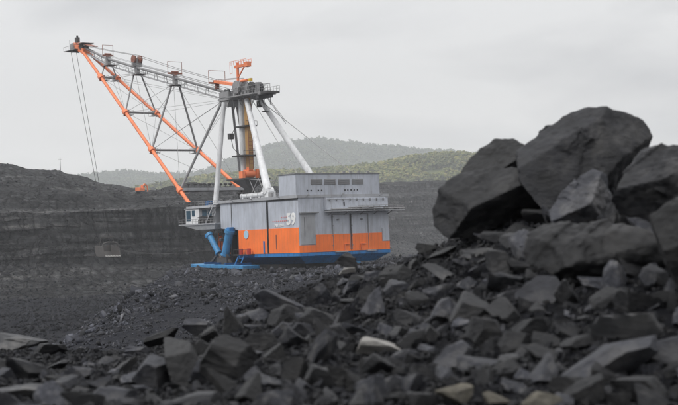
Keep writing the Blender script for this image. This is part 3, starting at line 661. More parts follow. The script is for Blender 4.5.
# boom
FOOT = Vector((2.73, 49.41, 12.42)); TIPL = Vector((12.4, 124.53, 61.95)); T = 4.3428
def boom(t, s_):                                   # point on a lower chord, t nodes from the tip
    p = TIPL.lerp(FOOT, t / T); return p if s_ < 0 else Vector(mirror(p))
def on(u, v, x=12.7):                              # point of the machine's centre plane
    d = ray(u, v); d = Vector((d.x * cy_ + d.y * sy_, -d.x * sy_ + d.y * cy_, d.z)); o = CAM - Vector((MX, MY, MZ))
    o = Vector((o.x * cy_ + o.y * sy_, -o.x * sy_ + o.y * cy_, o.z)); return o + d * ((x - o.x) / d.x)
NODES = [Vector((C, y, z)) for y, z in ((125.2, 62.2), (107.5, 56.0), (91.2, 51.6), (71.3, 46.6), (50.6, 41.3), (44.0, 39.6))]
q = mb(); q.poly(NODES, .36, 10)
bm_ = q.build('boom', M['steel'], root, 0, 40)
for s_ in (-1, 1):
    q = mb(); q.tube(boom(-.02, s_), boom(T, s_), .42, .50, 14)
    lc = q.build('lower_chord', M['orange_tube'], bm_, 0, 40)
    for t in (1, 2, 3, 4):
        p = boom(t, s_); d = (boom(T, s_) - boom(0, s_)).normalized(); mb().tube(p - d * .75, p + d * .75, .85, n=14).build('collar', M['orange_tube'], lc, 0, 40)
    q = mb(); gp = [boom(t, s_) for t in np.arange(.25, T, .16)]
    for p in gp: q.tube(p + Vector((0, 0, .4)), p + Vector((0, 0, .85)), .035, n=4)
    q.tube(gp[0] + Vector((0, 0, .85)), gp[-1] + Vector((0, 0, .85)), .03, n=4); q.build('grab_rail', M['rust'], lc)
    q = mb(); q.box((boom(T, s_).x - .9, 48.6, 11.9), (boom(T, s_).x + .9, 50.4, 13.2)); q.tube(boom(T, s_) + Vector((-1.2, 0, 0)), boom(T, s_) + Vector((1.2, 0, 0)), .8, n=14); q.build('foot_pin', M['soot'], lc)
for s_ in (1,):
    p = boom(4, s_); q = mb(); q.tube(p + Vector((-.9, -.4, -.5)), p + Vector((.9, -.4, -.5)), 1.2, n=18); q.box((p.x - .7, p.y - 1.6, p.z - 2.6), (p.x + .7, p.y + .6, p.z - .4)); q.build('pivot', M['soot'], bm_)
for t in (1, 2, 3, 4):
    a, b_ = boom(t, -1), boom(t, 1)
    q = mb(); q.tube(a, b_, .30 if t < 4 else .42, n=10)
    for p in (a, b_):
        dx = 1.6 if p is a else -1.6; q.box((min(p.x, p.x + dx), p.y - 1.6, p.z - .9), (max(p.x, p.x + dx), p.y + 1.4, p.z - .75)); q.box((min(p.x, p.x + dx * .6), p.y - .5, p.z - .75), (max(p.x, p.x + dx * .6), p.y + .5, p.z + .7))
        for yy in (-1.6, -.1, 1.4): q.tube((p.x + dx, p.y + yy, p.z - .75), (p.x + dx, p.y + yy, p.z + .45), .045, n=5)
        q.tube((p.x + dx, p.y - 1.6, p.z + .45), (p.x + dx, p.y + 1.4, p.z + .45), .045, n=5)
    q.build('cross_beam', M['steel'], bm_, 0, 40)
a, b_ = boom(4, -1), boom(4, 1)
q = mb(); q.box((a.x, a.y - 1.5, a.z - .1), (b_.x, a.y - .2, a.z + .05)); q.box((a.x, a.y - 1.5, a.z + .05), (b_.x, a.y - 1.42, a.z + .6)); wkb = q.build('cross_walkway', M['grey_deck'], bm_)
for i in range(9):
    x0 = a.x + 2 + i * 1.55 + random.uniform(-.3, .3); q = mb(); q.tube((x0, a.y - 1, a.z + .05), (x0, a.y - 1, a.z + 1.25), .07, n=5); q.tube((x0 - .35, a.y - 1, a.z + 1.5), (x0 + .35, a.y - 1, a.z + 1.5), .3, n=8); q.build('roller', M['soot'], wkb)
TOPS = {1: NODES[1], 2: NODES[2], 3: NODES[3], 4: Vector((C, 46.5, 38.6))}
for t in (1, 2, 3, 4):
    for s_ in (-1, 1):
        q = mb(); p = TOPS[t] + Vector((s_ * (.7 if t < 4 else 1.3), -.6 * s_ if t < 4 else 0, -1.6 if t < 4 else 0)); r_ = (.17, .21, .27, .33)[t - 1]
        q.tube(p, boom(t, s_), r_, n=10); q.build('strut', M['steel'], bm_, 0, 40)
for t, m_ in ((1, 2), (2, 1), (2, 3), (3, 2), (3, 4), (4, 3)):
    for s_ in (-1, 1):
        q = mb(); q.tube(TOPS[m_] + Vector((s_ * .5, 0, -1.6 if m_ < 4 else 0)), boom(t, s_), .055, n=5); q.build('tie_rod', M['steel'], bm_)
for t in (1, 2, 3):
    for s_ in (-1, 1):
        q = mb(); q.tube(boom(t, s_), boom(t + 1, -s_), .045, n=5); q.build('tie_rod', M['steel'], bm_)
for s_ in (-1, 1):                                  # stay cables from the mast head to the boom nodes
    for m_ in (1, 2, 3):
        q = mb(); q.tube((C + s_ * 1.1, 43.5, 40.4), TOPS[m_] + Vector((s_ * .6, 0, .9)), .05, n=5); q.build('stay_cable', M['steel'], bm_)
    for t in (1, 2, 3):
        q = mb(); q.tube((C + s_ * 1.2, 46.2, 38.4), boom(t, s_), .04, n=5); q.build('stay_cable', M['steel'], bm_)
# catwalk hung under the upper chord
q = mb(); WN = [n - Vector((0, 0, 1.9 if i_ else 1.1)) for i_, n in enumerate(NODES[:5])]
for dx in (-.55, .55):
    q.poly([p + Vector((dx, 0, 0)) for p in WN], .09, 6); q.poly([p + Vector((dx, 0, 1.0)) for p in WN], .05, 5)
for a_, c_ in zip(WN[:-1], WN[1:]):
    nseg = max(2, int((a_ - c_).length / 4.6))
    for j in range(nseg):
        p = a_.lerp(c_, j / nseg)
        for dx in (-.55, .55): q.tube(p + Vector((dx, 0, 0)), p + Vector((dx * .4, 0, 1.75)), .085, n=5)
cw = q.build('catwalk', M['steel'], bm_)
q = mb()
for a_, c_ in zip(WN[:-1], WN[1:]): q.bar(a_ + Vector((0, 0, -.06)), c_ + Vector((0, 0, -.06)), .9, .05)
q.build('grating', M['grey_deck'], cw)
for i_ in (1, 2, 3):
    n = NODES[i_]; q = mb()
    q.box((n.x - .55, n.y - .5, n.z - 1.9), (n.x + .55, n.y + .5, n.z + .5)); q.box((n.x - 1.6, n.y - 2.6, n.z - 2.05), (n.x + 1.6, n.y + 1.6, n.z - 1.93))
    for yy in (-2.6, -.5, 1.6):
        for dx in (-1.6, 1.6): q.tube((n.x + dx, n.y + yy, n.z - 1.93), (n.x + dx, n.y + yy, n.z - .85), .05, n=5)
    for dx in (-1.6, 1.6): q.tube((n.x + dx, n.y - 2.6, n.z - .85), (n.x + dx, n.y + 1.6, n.z - .85), .05, n=5)
    q.build('node_bracket', M['steel'], bm_)
def rope_frame(n, wd, ht, dz):
    q = mb(); q.bar((n.x - wd / 2, n.y, n.z + dz), (n.x + wd / 2, n.y, n.z + dz), .4, .42)
    q.tube((n.x - 1.0, n.y, n.z + dz + .35), (n.x + 1.0, n.y, n.z + dz + .35), .3, n=10)
    q.box((n.x - .5, n.y - .3, n.z), (n.x + .5, n.y + .3, n.z + dz - .2))
    f = q.build('rope_frame', M['rust'], bm_)
    q = mb(); p0, p1 = Vector((n.x - wd / 2, n.y, n.z + dz)), Vector((n.x + wd / 2, n.y, n.z + dz)); u_ = Vector((0, 0, ht))
    q.tube(p0, p0 + u_, .085, n=6); q.tube(p1, p1 + u_, .085, n=6); q.tube(p0 + u_, p1 + u_, .07, n=6); q.build('hoop', M['rust'], f)
rope_frame(NODES[1], 3.3, 2.9, .9); rope_frame(NODES[3], 4.3, 3.1, 1.2); rope_frame(NODES[4] + Vector((0, .4, .2)), 4.9, 3.1, 1.6)
def sheave(c, r_, wd, name='sheave', parent=None, mat='steel'):
    q = mb(); c = Vector(c); ax = Vector((1, 0, 0)); n = 22
    q.tube(c - ax * wd * .5, c - ax * wd * .28, r_, n=n); q.tube(c - ax * wd * .28, c + ax * wd * .28, r_ * .84, n=n); q.tube(c + ax * wd * .28, c + ax * wd * .5, r_, n=n); q.tube(c - ax * wd * .7, c + ax * wd * .7, r_ * .2, n=10)
    return q.build(name, M[mat], parent, 0, 40)
n = NODES[2]
for dx in (-.95, .95): sheave((n.x + dx, n.y, n.z + 2.3), 1.1, .6, parent=bm_, mat='rust')
q = mb(); q.box((n.x - 1.5, n.y - .35, n.z + .3), (n.x + 1.5, n.y + .35, n.z + 1.4)); q.box((n.x - .3, n.y - .3, n.z + 1.4), (n.x + .3, n.y + .3, n.z + 2.7)); q.build('sheave_block', M['steel'], bm_)
# tip
q = mb(); q.hexa([(11.6, 120, 58.6), (13.8, 120, 58.6), (13.6, 126.4, 61.2), (11.8, 126.4, 61.2)], [(11.6, 120, 60.2), (13.8, 120, 60.2), (13.6, 126.4, 62.9), (11.8, 126.4, 62.9)]); tip = q.build('boom_head', M['orange_tube'], bm_)
for dx in (-.9, .9): sheave((C + dx, 127.2, 61.4), 1.35, .5, parent=bm_)
for dx in (-.8, .8): sheave((C + dx, 121.6, 61.2), 1.0, .5, parent=bm_, mat='soot')
q = mb(); q.box((10.6, 123.5, 60.6), (14.8, 130.6, 60.75)); q.box((10.8, 119.0, 61.9), (14.6, 123.5, 62.0))
for y0 in np.arange(123.6, 130.7, 1.4):
    for x0 in (10.7, 14.7): q.tube((x0, y0, 60.75), (x0, y0, 61.9), .05, n=5)
for x0 in (10.7, 14.7): q.tube((x0, 123.6, 61.9), (x0, 130.6, 61.9), .05, n=5)
q.tube((C, 130.6, 60.7), (C, 130.6, 64.2), .06, n=5); q.build('head_platform', M['steel'], tip)
q = mb(); q.box((12.2, 125.0, 62.9), (13.2, 126.3, 64.3)); q.tube((12.7, 125.6, 64.3), (12.7, 125.6, 64.9), .3); q.build('head_lamp', M['soot'], tip)
q = mb(); q.hexa([(11.4, 115.6, 60.4), (14, 115.6, 60.4), (14, 123, 62.4), (11.4, 123, 62.4)], [(11.4, 115.6, 60.55), (14, 115.6, 60.55), (14, 123, 62.55), (11.4, 123, 62.55)]); q.build('head_plate', M['rust'], tip)

# mast
q = mb(); q.box((10.6, 29, 38.1), (14.8, 47.6, 38.75)); q.box((9.3, 30, 38.3), (16.1, 42.0, 38.6)); q.hexa([(11.0, 44, 36.4), (14.4, 44, 36.4), (14.4, 47.4, 37), (11, 47.4, 37)], [(11.0, 43, 38.05), (14.4, 43, 38.05), (14.4, 47.6, 38.05), (11, 47.6, 38.05)])
mast = q.build('mast', M['steel'], root)
q = mb(); q.box((11, 26.0, 38.2), (14.4, 28.97, 38.7)); q.box((12.3, 27, 37.2), (13.1, 34, 38.05)); q.build('rear_arm', M['soot'], mast)
def leg(p, b2, r_, mat, r2=None):
    q = mb(); q.tube(p, b2, r_, r2, n=14); return q.build('mast_leg', M[mat], mast, 0, 40)
for s_ in (-1, 1):
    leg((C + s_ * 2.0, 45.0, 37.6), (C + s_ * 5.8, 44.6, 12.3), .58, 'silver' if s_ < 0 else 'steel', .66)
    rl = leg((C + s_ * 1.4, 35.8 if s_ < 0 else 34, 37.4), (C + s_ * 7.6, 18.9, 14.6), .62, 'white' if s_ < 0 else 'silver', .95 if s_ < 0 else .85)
    q = mb(); q.box((C + s_ * 7.6 - 1.0, 17.2, 12.76), (C + s_ * 7.6 + 1.0, 20.4, 14.4)); q.tube((C + s_ * 7.6 - 1.2, 18.8, 14.5), (C + s_ * 7.6 + 1.2, 18.8, 14.5), .8); q.build('leg_foot', M['white'], rl)
q = mb(); q.tube((C - .2, 40.0, 18.6), (C - .2, 40.0, 38.0), .72, n=12); q.build('inner_column', M['silver'], mast, 0, 40)
q = mb(); q.box((C - .55, 36.9, 20.6), (C + .65, 38.3, 38.0)); oc = q.build('ladder_shaft', M['ochre'], mast)
q = mb()
for z0 in np.arange(21, 38, .9): q.box((C - .6, 36.82, z0), (C + .7, 36.89, z0 + .12))
for x0 in (C - .6, C + .6): q.box((x0, 36.8, 20.6), (x0 + .1, 36.88, 38))
q.build('rung', M['rust'], oc)
for z0, w_ in ((23.8, 2.6), (31.0, 1.6)):
    q = mb(); q.box((C - w_, 36.0, z0), (C + w_, 41.4, z0 + .3))
    for x0 in np.linspace(C - w_, C + w_, 4):
        q.tube((x0, 36, z0 + .3), (x0, 36, z0 + 1.3), .05, n=5)
    q.tube((C - w_, 36, z0 + 1.3), (C + w_, 36, z0 + 1.3), .05, n=5); q.build('platform', M['soot'], mast)
q = mb(); q.poly([(C - 1.5, 41, 31), (C - 2.6, 41.6, 29), (C - 2.2, 41.2, 26), (C - .8, 40, 24)], .09); q.box((C - 3.2, 41, 28.2), (C - 2.0, 42, 29.6)); q.build('hose_reel', M['soot'], mast)
q = mb(); q.box((C - 4, 34.6, 17.9), (C + 4, 42, 18.3)); q.box((C - .9, 37, 12.76), (C + .9, 39, 17.9)); q.hexa([(C - 1, 36.9, 16), (C + 1, 36.9, 16), (C + 1, 39.1, 16), (C - 1, 39.1, 16)], [(C - 3, 35.5, 17.85), (C + 3, 35.5, 17.85), (C + 3, 41, 17.85), (C - 3, 41, 17.85)]); wp = q.build('winch_platform', M['soot'], mast)
q = mb(); q.tube((C - 1.3, 38, 19.5), (C + 1.3, 38, 19.5), 1.0, n=18); q.box((C - 2.4, 37.2, 18.31), (C - 1.6, 38.8, 20.1)); q.box((C + 1.5, 36.8, 18.31), (C + 2.3, 37.4, 20.6)); q.tube((C - .6, 37.6, 20.6), (C + .6, 37.6, 20.6), .6, n=14); q.build('winch', M['orange_tube'], mast, 0, 40)
q = mb(); q.box((C + 2.0, 34.9, 18.31), (C + 3.2, 36.2, 19.7)); q.tube((C + 2.9, 34.8, 20.0), (C + 2.9, 36.1, 20.0), .4); q.build('motor', M['soot'], mast)
q = mb()
for y0, y1 in ((35, 31), (31, 27), (27, 23)):
    q.tube((C - 2, y0, 18), (C - 2.4, y1, 13), .09, n=5); q.tube((C - 2, y1, 18), (C - 2.4, y0, 13), .09, n=5)
q.tube((C - 2, 35, 18), (C - 2, 23, 17), .10, n=5); q.build('lattice', M['steel'], mast)
for dy, x_ in ((0, C - 1.2), (0, C + 1.2)): sheave((x_, 40.2, 40.9), 1.65, .6, parent=mast, mat='steel')
for x_ in (C - 1.2, C + 1.2): sheave((x_, 33.8, 40.2), 1.4, .6, parent=mast, mat='soot')
q = mb(); q.box((C - .5, 38.8, 38.76), (C + .5, 41.6, 42.2)); q.box((C - .5, 32.6, 38.76), (C + .5, 37.5, 41.4)); q.box((C - 2.2, 42.5, 38.76), (C + 2.2, 46.8, 40.2)); q.tube((C - 1.7, 45.8, 39.0), (C + 1.7, 45.8, 39.0), 1.0, n=14)
q.build('sheave_block', M['steel'], mast, 0, 40)
q = mb(); q.hexa([(11.6, 41, 41.2), (13.8, 41, 41.2), (13.8, 50.8, 43.1), (11.6, 50.8, 43.1)], [(11.6, 41, 41.9), (13.8, 41, 41.9), (13.8, 50.8, 43.8), (11.6, 50.8, 43.8)]); q.build('rope_guide', M['orange_tube'], mast)
q = mb(); q.box((C - .25, 41.1, 42.3), (C + .25, 41.6, 47.2)); cr_ = q.build('mast_crane', M['orange_tube'], mast)
q = mb(); q.box((C - .3, 36.3, 45.9), (C + .3, 42.5, 46.55)); q.box((C - .6, 36.2, 45.7), (C + .6, 37.8, 46.9)); q.bar((C, 41.2, 43.4), (C, 38.4, 45.9), .25, .25); q.build('jib', M['orange_tube'], cr_)
q = mb()
for y0 in np.arange(36.4, 43, 1.1):
    for x0 in (C - .8, C + .8): q.tube((x0, y0, 46.6), (x0, y0, 47.6), .05, n=5)
for x0 in (C - .8, C + .8): q.tube((x0, 36.4, 47.6), (x0, 43.6, 47.6), .05, n=5)
for y0 in (42.6, 43.6): q.tube((C - .8, y0, 44.6), (C - .8, y0, 47.6), .05, n=5)
q.tube((C - .8, 42.6, 44.6), (C - .8, 43.6, 44.6), .05, n=5); q.build('railing', M['orange_tube'], cr_)
q = mb(); q.box((C - .3, 35.4, 42.0), (C + .3, 36.6, 42.7)); q.build('pump', M['yellow'], mast); q = mb(); q.tube((C - .3, 37, 42.4), (C - .3, 39.5, 42.4), .35); q.build('pipe', M['orange_tube'], mast)
q = mb()
for y0 in np.arange(26, 34, 1.3):
    for x0 in (11.0, 14.4): q.tube((x0, y0, 38.7), (x0, y0, 40.0), .05, n=5)
for x0 in (11.0, 14.4):
    for z0 in (39.4, 40.0): q.tube((x0, 26, z0), (x0, 33.5, z0), .045, n=5)
q.build('railing', M['steel'], mast)
q = mb()
for _ in range(26):
    y0 = random.uniform(30.5, 47); x0 = random.uniform(10.6, 14); z0 = random.choice((37.3, 38.76)); mb().box((x0, y0, z0), (x0 + random.uniform(.2, .7), y0 + random.uniform(.2, .9), z0 + random.uniform(.5, 1.3))).build('fitting', M['steel'], mast)
q = mb(); q.box((C + 1, 31.2, 34.2), (C + 2.2, 33, 34.4)); q.box((C + .6, 33.5, 35.5), (C + 1.6, 34.5, 37)); q.bar((C + 1.6, 32, 34.4), (C + 1.2, 33.2, 38), .12, .12); q.build('service_basket', M['soot'], mast)
for i in range(14):
    y0 = 30 + i * 1.25; q = mb(); q.tube((C + (-1) ** i * 1.8, y0, 38.05), (C + (-1) ** i * 1.2, y0 + random.uniform(-.6, .6), 36.9 - random.uniform(0, 1.2)), .1, n=6); q.build('hanger', M['steel'], mast)
q = mb(); q.poly([(C + 1.7, 46, 38.9), (C + 1.7, 46, 40.9), (C + 1.7, 30, 40.9), (C + 1.7, 30, 38.9)], .06, 5); q.poly([(C - 1.9, 46, 38.9), (C - 1.9, 46, 40.6), (C - 1.9, 30, 40.6), (C - 1.9, 30, 38.9)], .06, 5)
for y0 in np.arange(31, 46, 1.5): q.tube((C - 1.9, y0, 38.7), (C - 1.9, y0, 40.6), .05, n=5)
q.poly([(C - 1.9, 46, 39.7), (C - 1.9, 30, 39.7)], .05, 5); q.tube((C - 1.9, 30, 40.6), (C + 1.7, 30, 40.9), .05, n=5); q.build('guard_rail', M['steel'], mast)
for y0 in (43.0, 44.4, 37.9): mb().tube((C - 2.0, y0, 40.2), (C - 1.6, y0, 40.2), .55, n=12).build('pulley', M['soot'], mast)
# ladder along the rear legs, back stays
for s_ in (-1, 1):
    q = mb(); q.tube((C + s_ * 1.2, 33.5, 37), (C + s_ * 8.0, 6.2, 17.5), .09, n=5); q.build('back_stay', M['steel'], mast)
q = mb(); q.poly([(C + 1.6, 32.0, 38.2), (C + 4.2, 27.5, 31)], .08); q.poly([(C + 1.2, 31.6, 38.6), (C + 3.8, 27.0, 31.6)], .06); q.build('ladder', M['steel'], mast)

# ropes (part of the machine); bucket hangs from them and is its own thing
BK = on(107.5, 250.0, 12.7)
def sag(a, b_, s_, n=14):
    a, b_ = Vector(a), Vector(b_); return [a.lerp(b_, i / n) - Vector((0, 0, s_ * 4 * (i / n) * (1 - i / n))) for i in range(n + 1)]
for dx in (-.9, .9):
    q = mb(); q.poly([(C + dx, 128.55, 61.6), (BK.x + dx * .35, BK.y + .1, BK.z + 4.6)], .075, 6); q.build('hoist_rope', M['soot'], root)
    q = mb(); pts = [Vector((C + dx, 40, 43.2)), NODES[4] + Vector((dx, .4, 2.5)), NODES[3] + Vector((dx, 0, 2.6)), NODES[2] + Vector((dx, 0, 3.4)), NODES[1] + Vector((dx, 0, 2.4)), Vector((C + dx, 127.2, 62.8))]
    q.poly(pts, .075, 6); q.build('boom_rope', M['steel'], root)
    q = mb(); q.poly(sag((C + dx * .8, 41.2, 3), (BK.x + dx, BK.y - 3.4, BK.z + .3), 2.2), .038, 5); q.build('drag_rope', M['soot'], root)
for dx in (-1.3, 1.3): mb().box((C + dx - .5, 36.42, 2.2), (C + dx + .5, 41.4, 3.6)).build('fairlead', M['soot'], root)
def m2w(p): return Vector((MX + cy_ * p[0] - sy_ * p[1], MY + sy_ * p[0] + cy_ * p[1], MZ + p[2]))
broot = empty('dragline_bucket', m2w(BK + Vector((0, 0, -1.9))), YAW)
tag(broot, 'worn grey dragline bucket with pale teeth hanging in front of the pit wall', 'bucket')
q = MB(); sec = [(-2.6, .15), (-.2, 0), (1.6, .35), (2.5, 1.5), (2.65, 3.3)]; th = .16
for (y0, z0), (y1, z1) in zip(sec[:-1], sec[1:]): q.hexa([(-2.4, y0, z0 - th), (2.4, y0, z0 - th), (2.4, y1, z1 - th), (-2.4, y1, z1 - th)], [(-2.4, y0, z0), (2.4, y0, z0), (2.4, y1, z1), (-2.4, y1, z1)])
for x0 in (-2.58, 2.4):
    pg = [(-2.9, .1), (-.2, -.1), (1.7, .25), (2.6, 1.4), (2.8, 3.3), (-1.2, 3.0), (-2.3, 2.4)]
    q.add([(x0, y, z) for y, z in pg] + [(x0 + .18, y, z) for y, z in pg], [tuple(range(6, -1, -1)), tuple(range(7, 14))] + [(i, (i + 1) % 7, 7 + (i + 1) % 7, 7 + i) for i in range(7)])
q.build('shell', M['bucket'], broot)
q = MB(); q.poly([(-2.5, -1.7, 2.7), (-2.2, -1.7, 3.7), (-1.2, -1.7, 4.05), (1.2, -1.7, 4.05), (2.2, -1.7, 3.7), (2.5, -1.7, 2.7)], .2, 8); q.build('arch', M['bucket'], broot)
for i in range(6):
    x0 = -2.1 + i * .84; q = MB(); q.hexa([(x0 - .1, -3.7, -.1), (x0 + .1, -3.7, -.1), (x0 + .22, -2.62, -.05), (x0 - .22, -2.62, -.05)], [(x0 - .1, -3.7, .05), (x0 + .1, -3.7, .05), (x0 + .22, -2.62, .35), (x0 - .22, -2.62, .35)]); q.build('tooth', M['tooth'], broot)
q = MB(); q.bar((-1.9, 0, 5.6), (1.9, 0, 5.6), .25, .3)
for s_ in (-1, 1): q.poly([(s_ * 2.6, .6, 2.2), (s_ * 1.8, 0, 5.6)], .1, 6); q.poly([(s_ * 1.8, 0, 5.6), (s_ * .35, 0, 6.5)], .09, 6)
q.build('chain', M['bucket'], broot)
q = MB(); q.box((-.5, -.2, 6.3), (.5, .2, 6.9)); q.build('hitch', M['soot'], broot)

# ------------------------------------------------------------------ things on the far benches
bpy.context.view_layer.update()
DG = bpy.context.evaluated_depsgraph_get()
wall_o = bpy.data.objects['highwall']
def far_hit(u, v):
    ok, loc, nrm, idx = wall_o.ray_cast(CAM, ray(u, v).normalized())
    return loc if ok else at(u, v, 700)
def drop(x, y):
    ok, loc, nrm, idx = wall_o.ray_cast(Vector((x, y, 300)), Vector((0, 0, -1))); return loc if ok else Vector((x, y, 0))
p = far_hit(141, 193.5)
ex = empty('excavator', p, R(65)); tag(ex, 'small orange excavator far away on the bench above the pit', 'excavator')
for y0 in (-1.6, 1.0): q = MB(); q.add([(-2.6, y0, .3), (-2.2, y0, 0), (2.2, y0, 0), (2.6, y0, .3), (2.6, y0, .8), (2.2, y0, 1.1), (-2.2, y0, 1.1), (-2.6, y0, .8)] + [(-2.6, y0 + .6, .3), (-2.2, y0 + .6, 0), (2.2, y0 + .6, 0), (2.6, y0 + .6, .3), (2.6, y0 + .6, .8), (2.2, y0 + .6, 1.1), (-2.2, y0 + .6, 1.1), (-2.6, y0 + .6, .8)], [tuple(range(8)), tuple(range(15, 7, -1))] + [(i, (i + 1) % 8, 8 + (i + 1) % 8, 8 + i) for i in range(8)]); q.build('track', M['soot'], ex)
q = MB(); q.box((-2.9, -1.45, 1.2), (1.3, 1.45, 2.6)); q.box((-2.9, -1.4, 2.6), (-1.2, 1.4, 2.9)); q.build('body', M['orange_tube'], ex, .1)
c_ = MB().box((.1, -1.4, 2.62), (1.7, .1, 4.1)).build('cab', M['orange_tube'], ex, .08); MB().box((.3, -1.44, 3.1), (1.5, -1.38, 3.9)).box((1.66, -1.2, 3.0), (1.74, -.1, 3.9)).build('window', M['glass'], c_)
q = MB(); q.bar((1.2, .5, 2.2), (4.2, .5, 4.8), .5, .7); q.bar((4.2, .5, 4.8), (6.6, .5, 3.8), .45, .6); q.build('boom', M['orange_tube'], ex); q = MB(); q.bar((6.5, .5, 4.2), (7.2, .5, 1.2), .4, .5); q.build('stick', M['orange_tube'], ex)
q = MB(); q.hexa([(6.5, -.2, .2), (7.6, -.2, .1), (7.6, 1.2, .1), (6.5, 1.2, .2)], [(6.4, -.2, 1.0), (7.7, -.2, 1.3), (7.7, 1.2, 1.3), (6.4, 1.2, 1.0)]); q.build('bucket', M['soot'], ex)
p = far_hit(60.5, 173); p = drop(p.x, p.y)
pl = empty('power_pole', p, .3); tag(pl, 'thin bare pole standing alone on the dark skyline at far left', 'pole')
MB().tube((0, 0, -.5), (0, 0, 8.5), .2, .13, 8).build('pole', M['soot'], pl); MB().bar((-1.1, 0, 7.7), (1.1, 0, 7.7), .14, .16).build('crossarm', M['soot'], pl)

# ------------------------------------------------------------------ rocks
def polytope(level, normals, hs, soft=60.):
    """surface of a convex stone given by its fracture planes, sampled along the directions of an icosphere"""
    d, F = ICO[level]; normals = np.asarray(normals, float); hs = np.asarray(hs, float)
    q = np.clip(d @ normals.T, 1e-4, None) / hs[None]
    mxq = q.max(1, keepdims=True)
    inv = mxq[:, 0] + np.log(np.exp(soft * (q - mxq) / mxq).sum(1)) / soft * mxq[:, 0]
    return d / inv[:, None], F
def roughen(V, seed, amp, size, bed=(.15, .25, .95), keep=.86):
    """chips broken off the edges, bedding ledges, and rough fracture relief"""
    g = np.random.default_rng(seed + 1000); d = V / np.maximum(np.linalg.norm(V, axis=1, keepdims=True), 1e-6); r = np.linalg.norm(V, axis=1)
    P = V / size; b_ = np.array(bed) / np.linalg.norm(bed)
    r = r * (1 + amp * 1.1 * fbm(P * 1.2, 2, seed))
    for cnt, spr, lo_, hi_, kp_ in ((40, .50, .88, 1.0, keep), (150, .45, .95, 1.002, keep + (1 - keep) * .5)):
        ix = g.choice(len(V), cnt); nn = d[ix] + g.normal(size=(cnt, 3)) * spr; nn += b_ * (g.uniform(-.5, .5, (cnt, 1))); nn /= np.linalg.norm(nn, axis=1, keepdims=True)
        h = r[ix] * (d[ix] * nn).sum(1) * g.uniform(lo_, hi_, cnt)
        q = np.clip(d @ nn.T, 1e-4, None) / np.clip(h, .2 * size, None)[None]; rc = 1 / q.max(1); r = np.minimum(r, np.maximum(rc, r * kp_))
    P = d * r[:, None] / size; mid = fbm(P * 4.2, 3, seed + 9, .55); t = P @ b_ * 10 + .9 * mid
    st = vnoise(np.stack([np.floor(t) * 3.7, P[:, 0] * .9, P[:, 1] * .9], -1), seed + 4)
    return d * (r + size * amp * (.6 * mid + .26 * st + .25 * vnoise(P * 14, seed + 3)))[:, None]
def stone(level, seed, n=11, amp=.035, flat=.8, soft=110.):
    r_ = np.random.default_rng(seed); nm = r_.normal(size=(n, 3)); nm[:6] = np.array([[1,0,0],[-1,0,0],[0,1,0],[0,-1,0],[0,0,1],[0,0,-1]]) + r_.normal(size=(6, 3)) * .5
    nm /= np.linalg.norm(nm, axis=1, keepdims=True); hs = r_.uniform(.5, 1.0, n); hs[6:] = r_.uniform(.66, 1.1, n - 6)
    V, F = polytope(level, nm, hs, soft)
    if amp: V = roughen(V, seed, amp, 1.0, r_.normal(size=3) * .3 + np.array([0, 0, 1]))
    lo, hi = V.min(0), V.max(0); V = (V - (lo + hi) / 2) / ((hi - lo) / 2)
    return V, F

def mound_px(u, v):
    lo = 10.0; dmax = np.interp(u, U_C, D_C) + .5
    ys = np.linspace(10.2, dmax, 160); r_ = ray(u, v); z = CAM.z + r_.z * ys; h = mound_h(r_.x * ys, ys)
    hit = np.where(h >= z)[0]
    return None if not len(hit) else ys[hit[0]]
HAND = []                                         # (u, v, half width px, phrase) of the stones placed one by one
def planes_from(outline, c, Y, tilt=.18):
    nm, hs = [], []; Cw = at(*c, Y); n = len(outline)
    for i in range(n):
        a, b_ = outline[i], outline[(i + 1) % n]; A, B = at(*a, Y), at(*b_, Y); e_ = B - A
        nn = Vector((-e_.z, 0, e_.x)); mid = (A + B) / 2
        if nn.dot(mid - Cw) < 0: nn = -nn
        nn.normalize(); nn = (nn + Vector((0, tilt, 0))).normalized()
        nm.append(nn[:]); hs.append(max(.02, nn.dot(mid - Cw)))
    return nm, hs
def boulder(phrase, label, outline, c, Y, facets, mat='coal', level=6, seed=1, back=.5, amp=.03, soft=150., group=None, dY=0):
    vb = max(p[1] for p in outline); Ym = mound_px(c[0], max(vb - 6, np.interp(c[0], U_C, V_C) + 1.5))
    Y = (Ym if Ym is not None else Y) + .25 + dY
    px = Y / F_PX; Cw = at(*c, Y); nm, hs = planes_from(outline, c, Y)
    for (u, v, dy, nn) in facets:
        nn = Vector(nn).normalized(); P = at(u, v, Y) + Vector((0, dy, 0)); nm.append(nn[:]); hs.append(max(.05, nn.dot(P - Cw)))
    nm.append((0, 1, 0)); hs.append(back)
    V, F = polytope(level, nm, hs, soft); size = np.abs(V).max(); V = roughen(V, seed, amp, size, np.random.default_rng(seed + 50).normal(size=3) * np.array([.7, .4, .3]) + np.array([0, 0, .8]), keep=.89)
    ow = np.array([at(*p, Y)[:] for p in outline]) - np.array(Cw[:])
    for ax in (0, 2):
        lo, hi = V[:, ax].min(), V[:, ax].max(); a0, a1 = ow[:, ax].min(), ow[:, ax].max(); V[:, ax] = (V[:, ax] - lo) / (hi - lo) * (a1 - a0) + a0
    me = mesh_np('boulder', V, F); smooth(me, 26)
    o = obj('boulder', me, M[mat], None, Cw); tag(o, label, 'boulder', group)
    HAND.append((c[0], c[1], (max(p[0] for p in outline) - min(p[0] for p in outline)) / 2, (max(p[1] for p in outline) - min(p[1] for p in outline)) / 2, phrase))
    return o
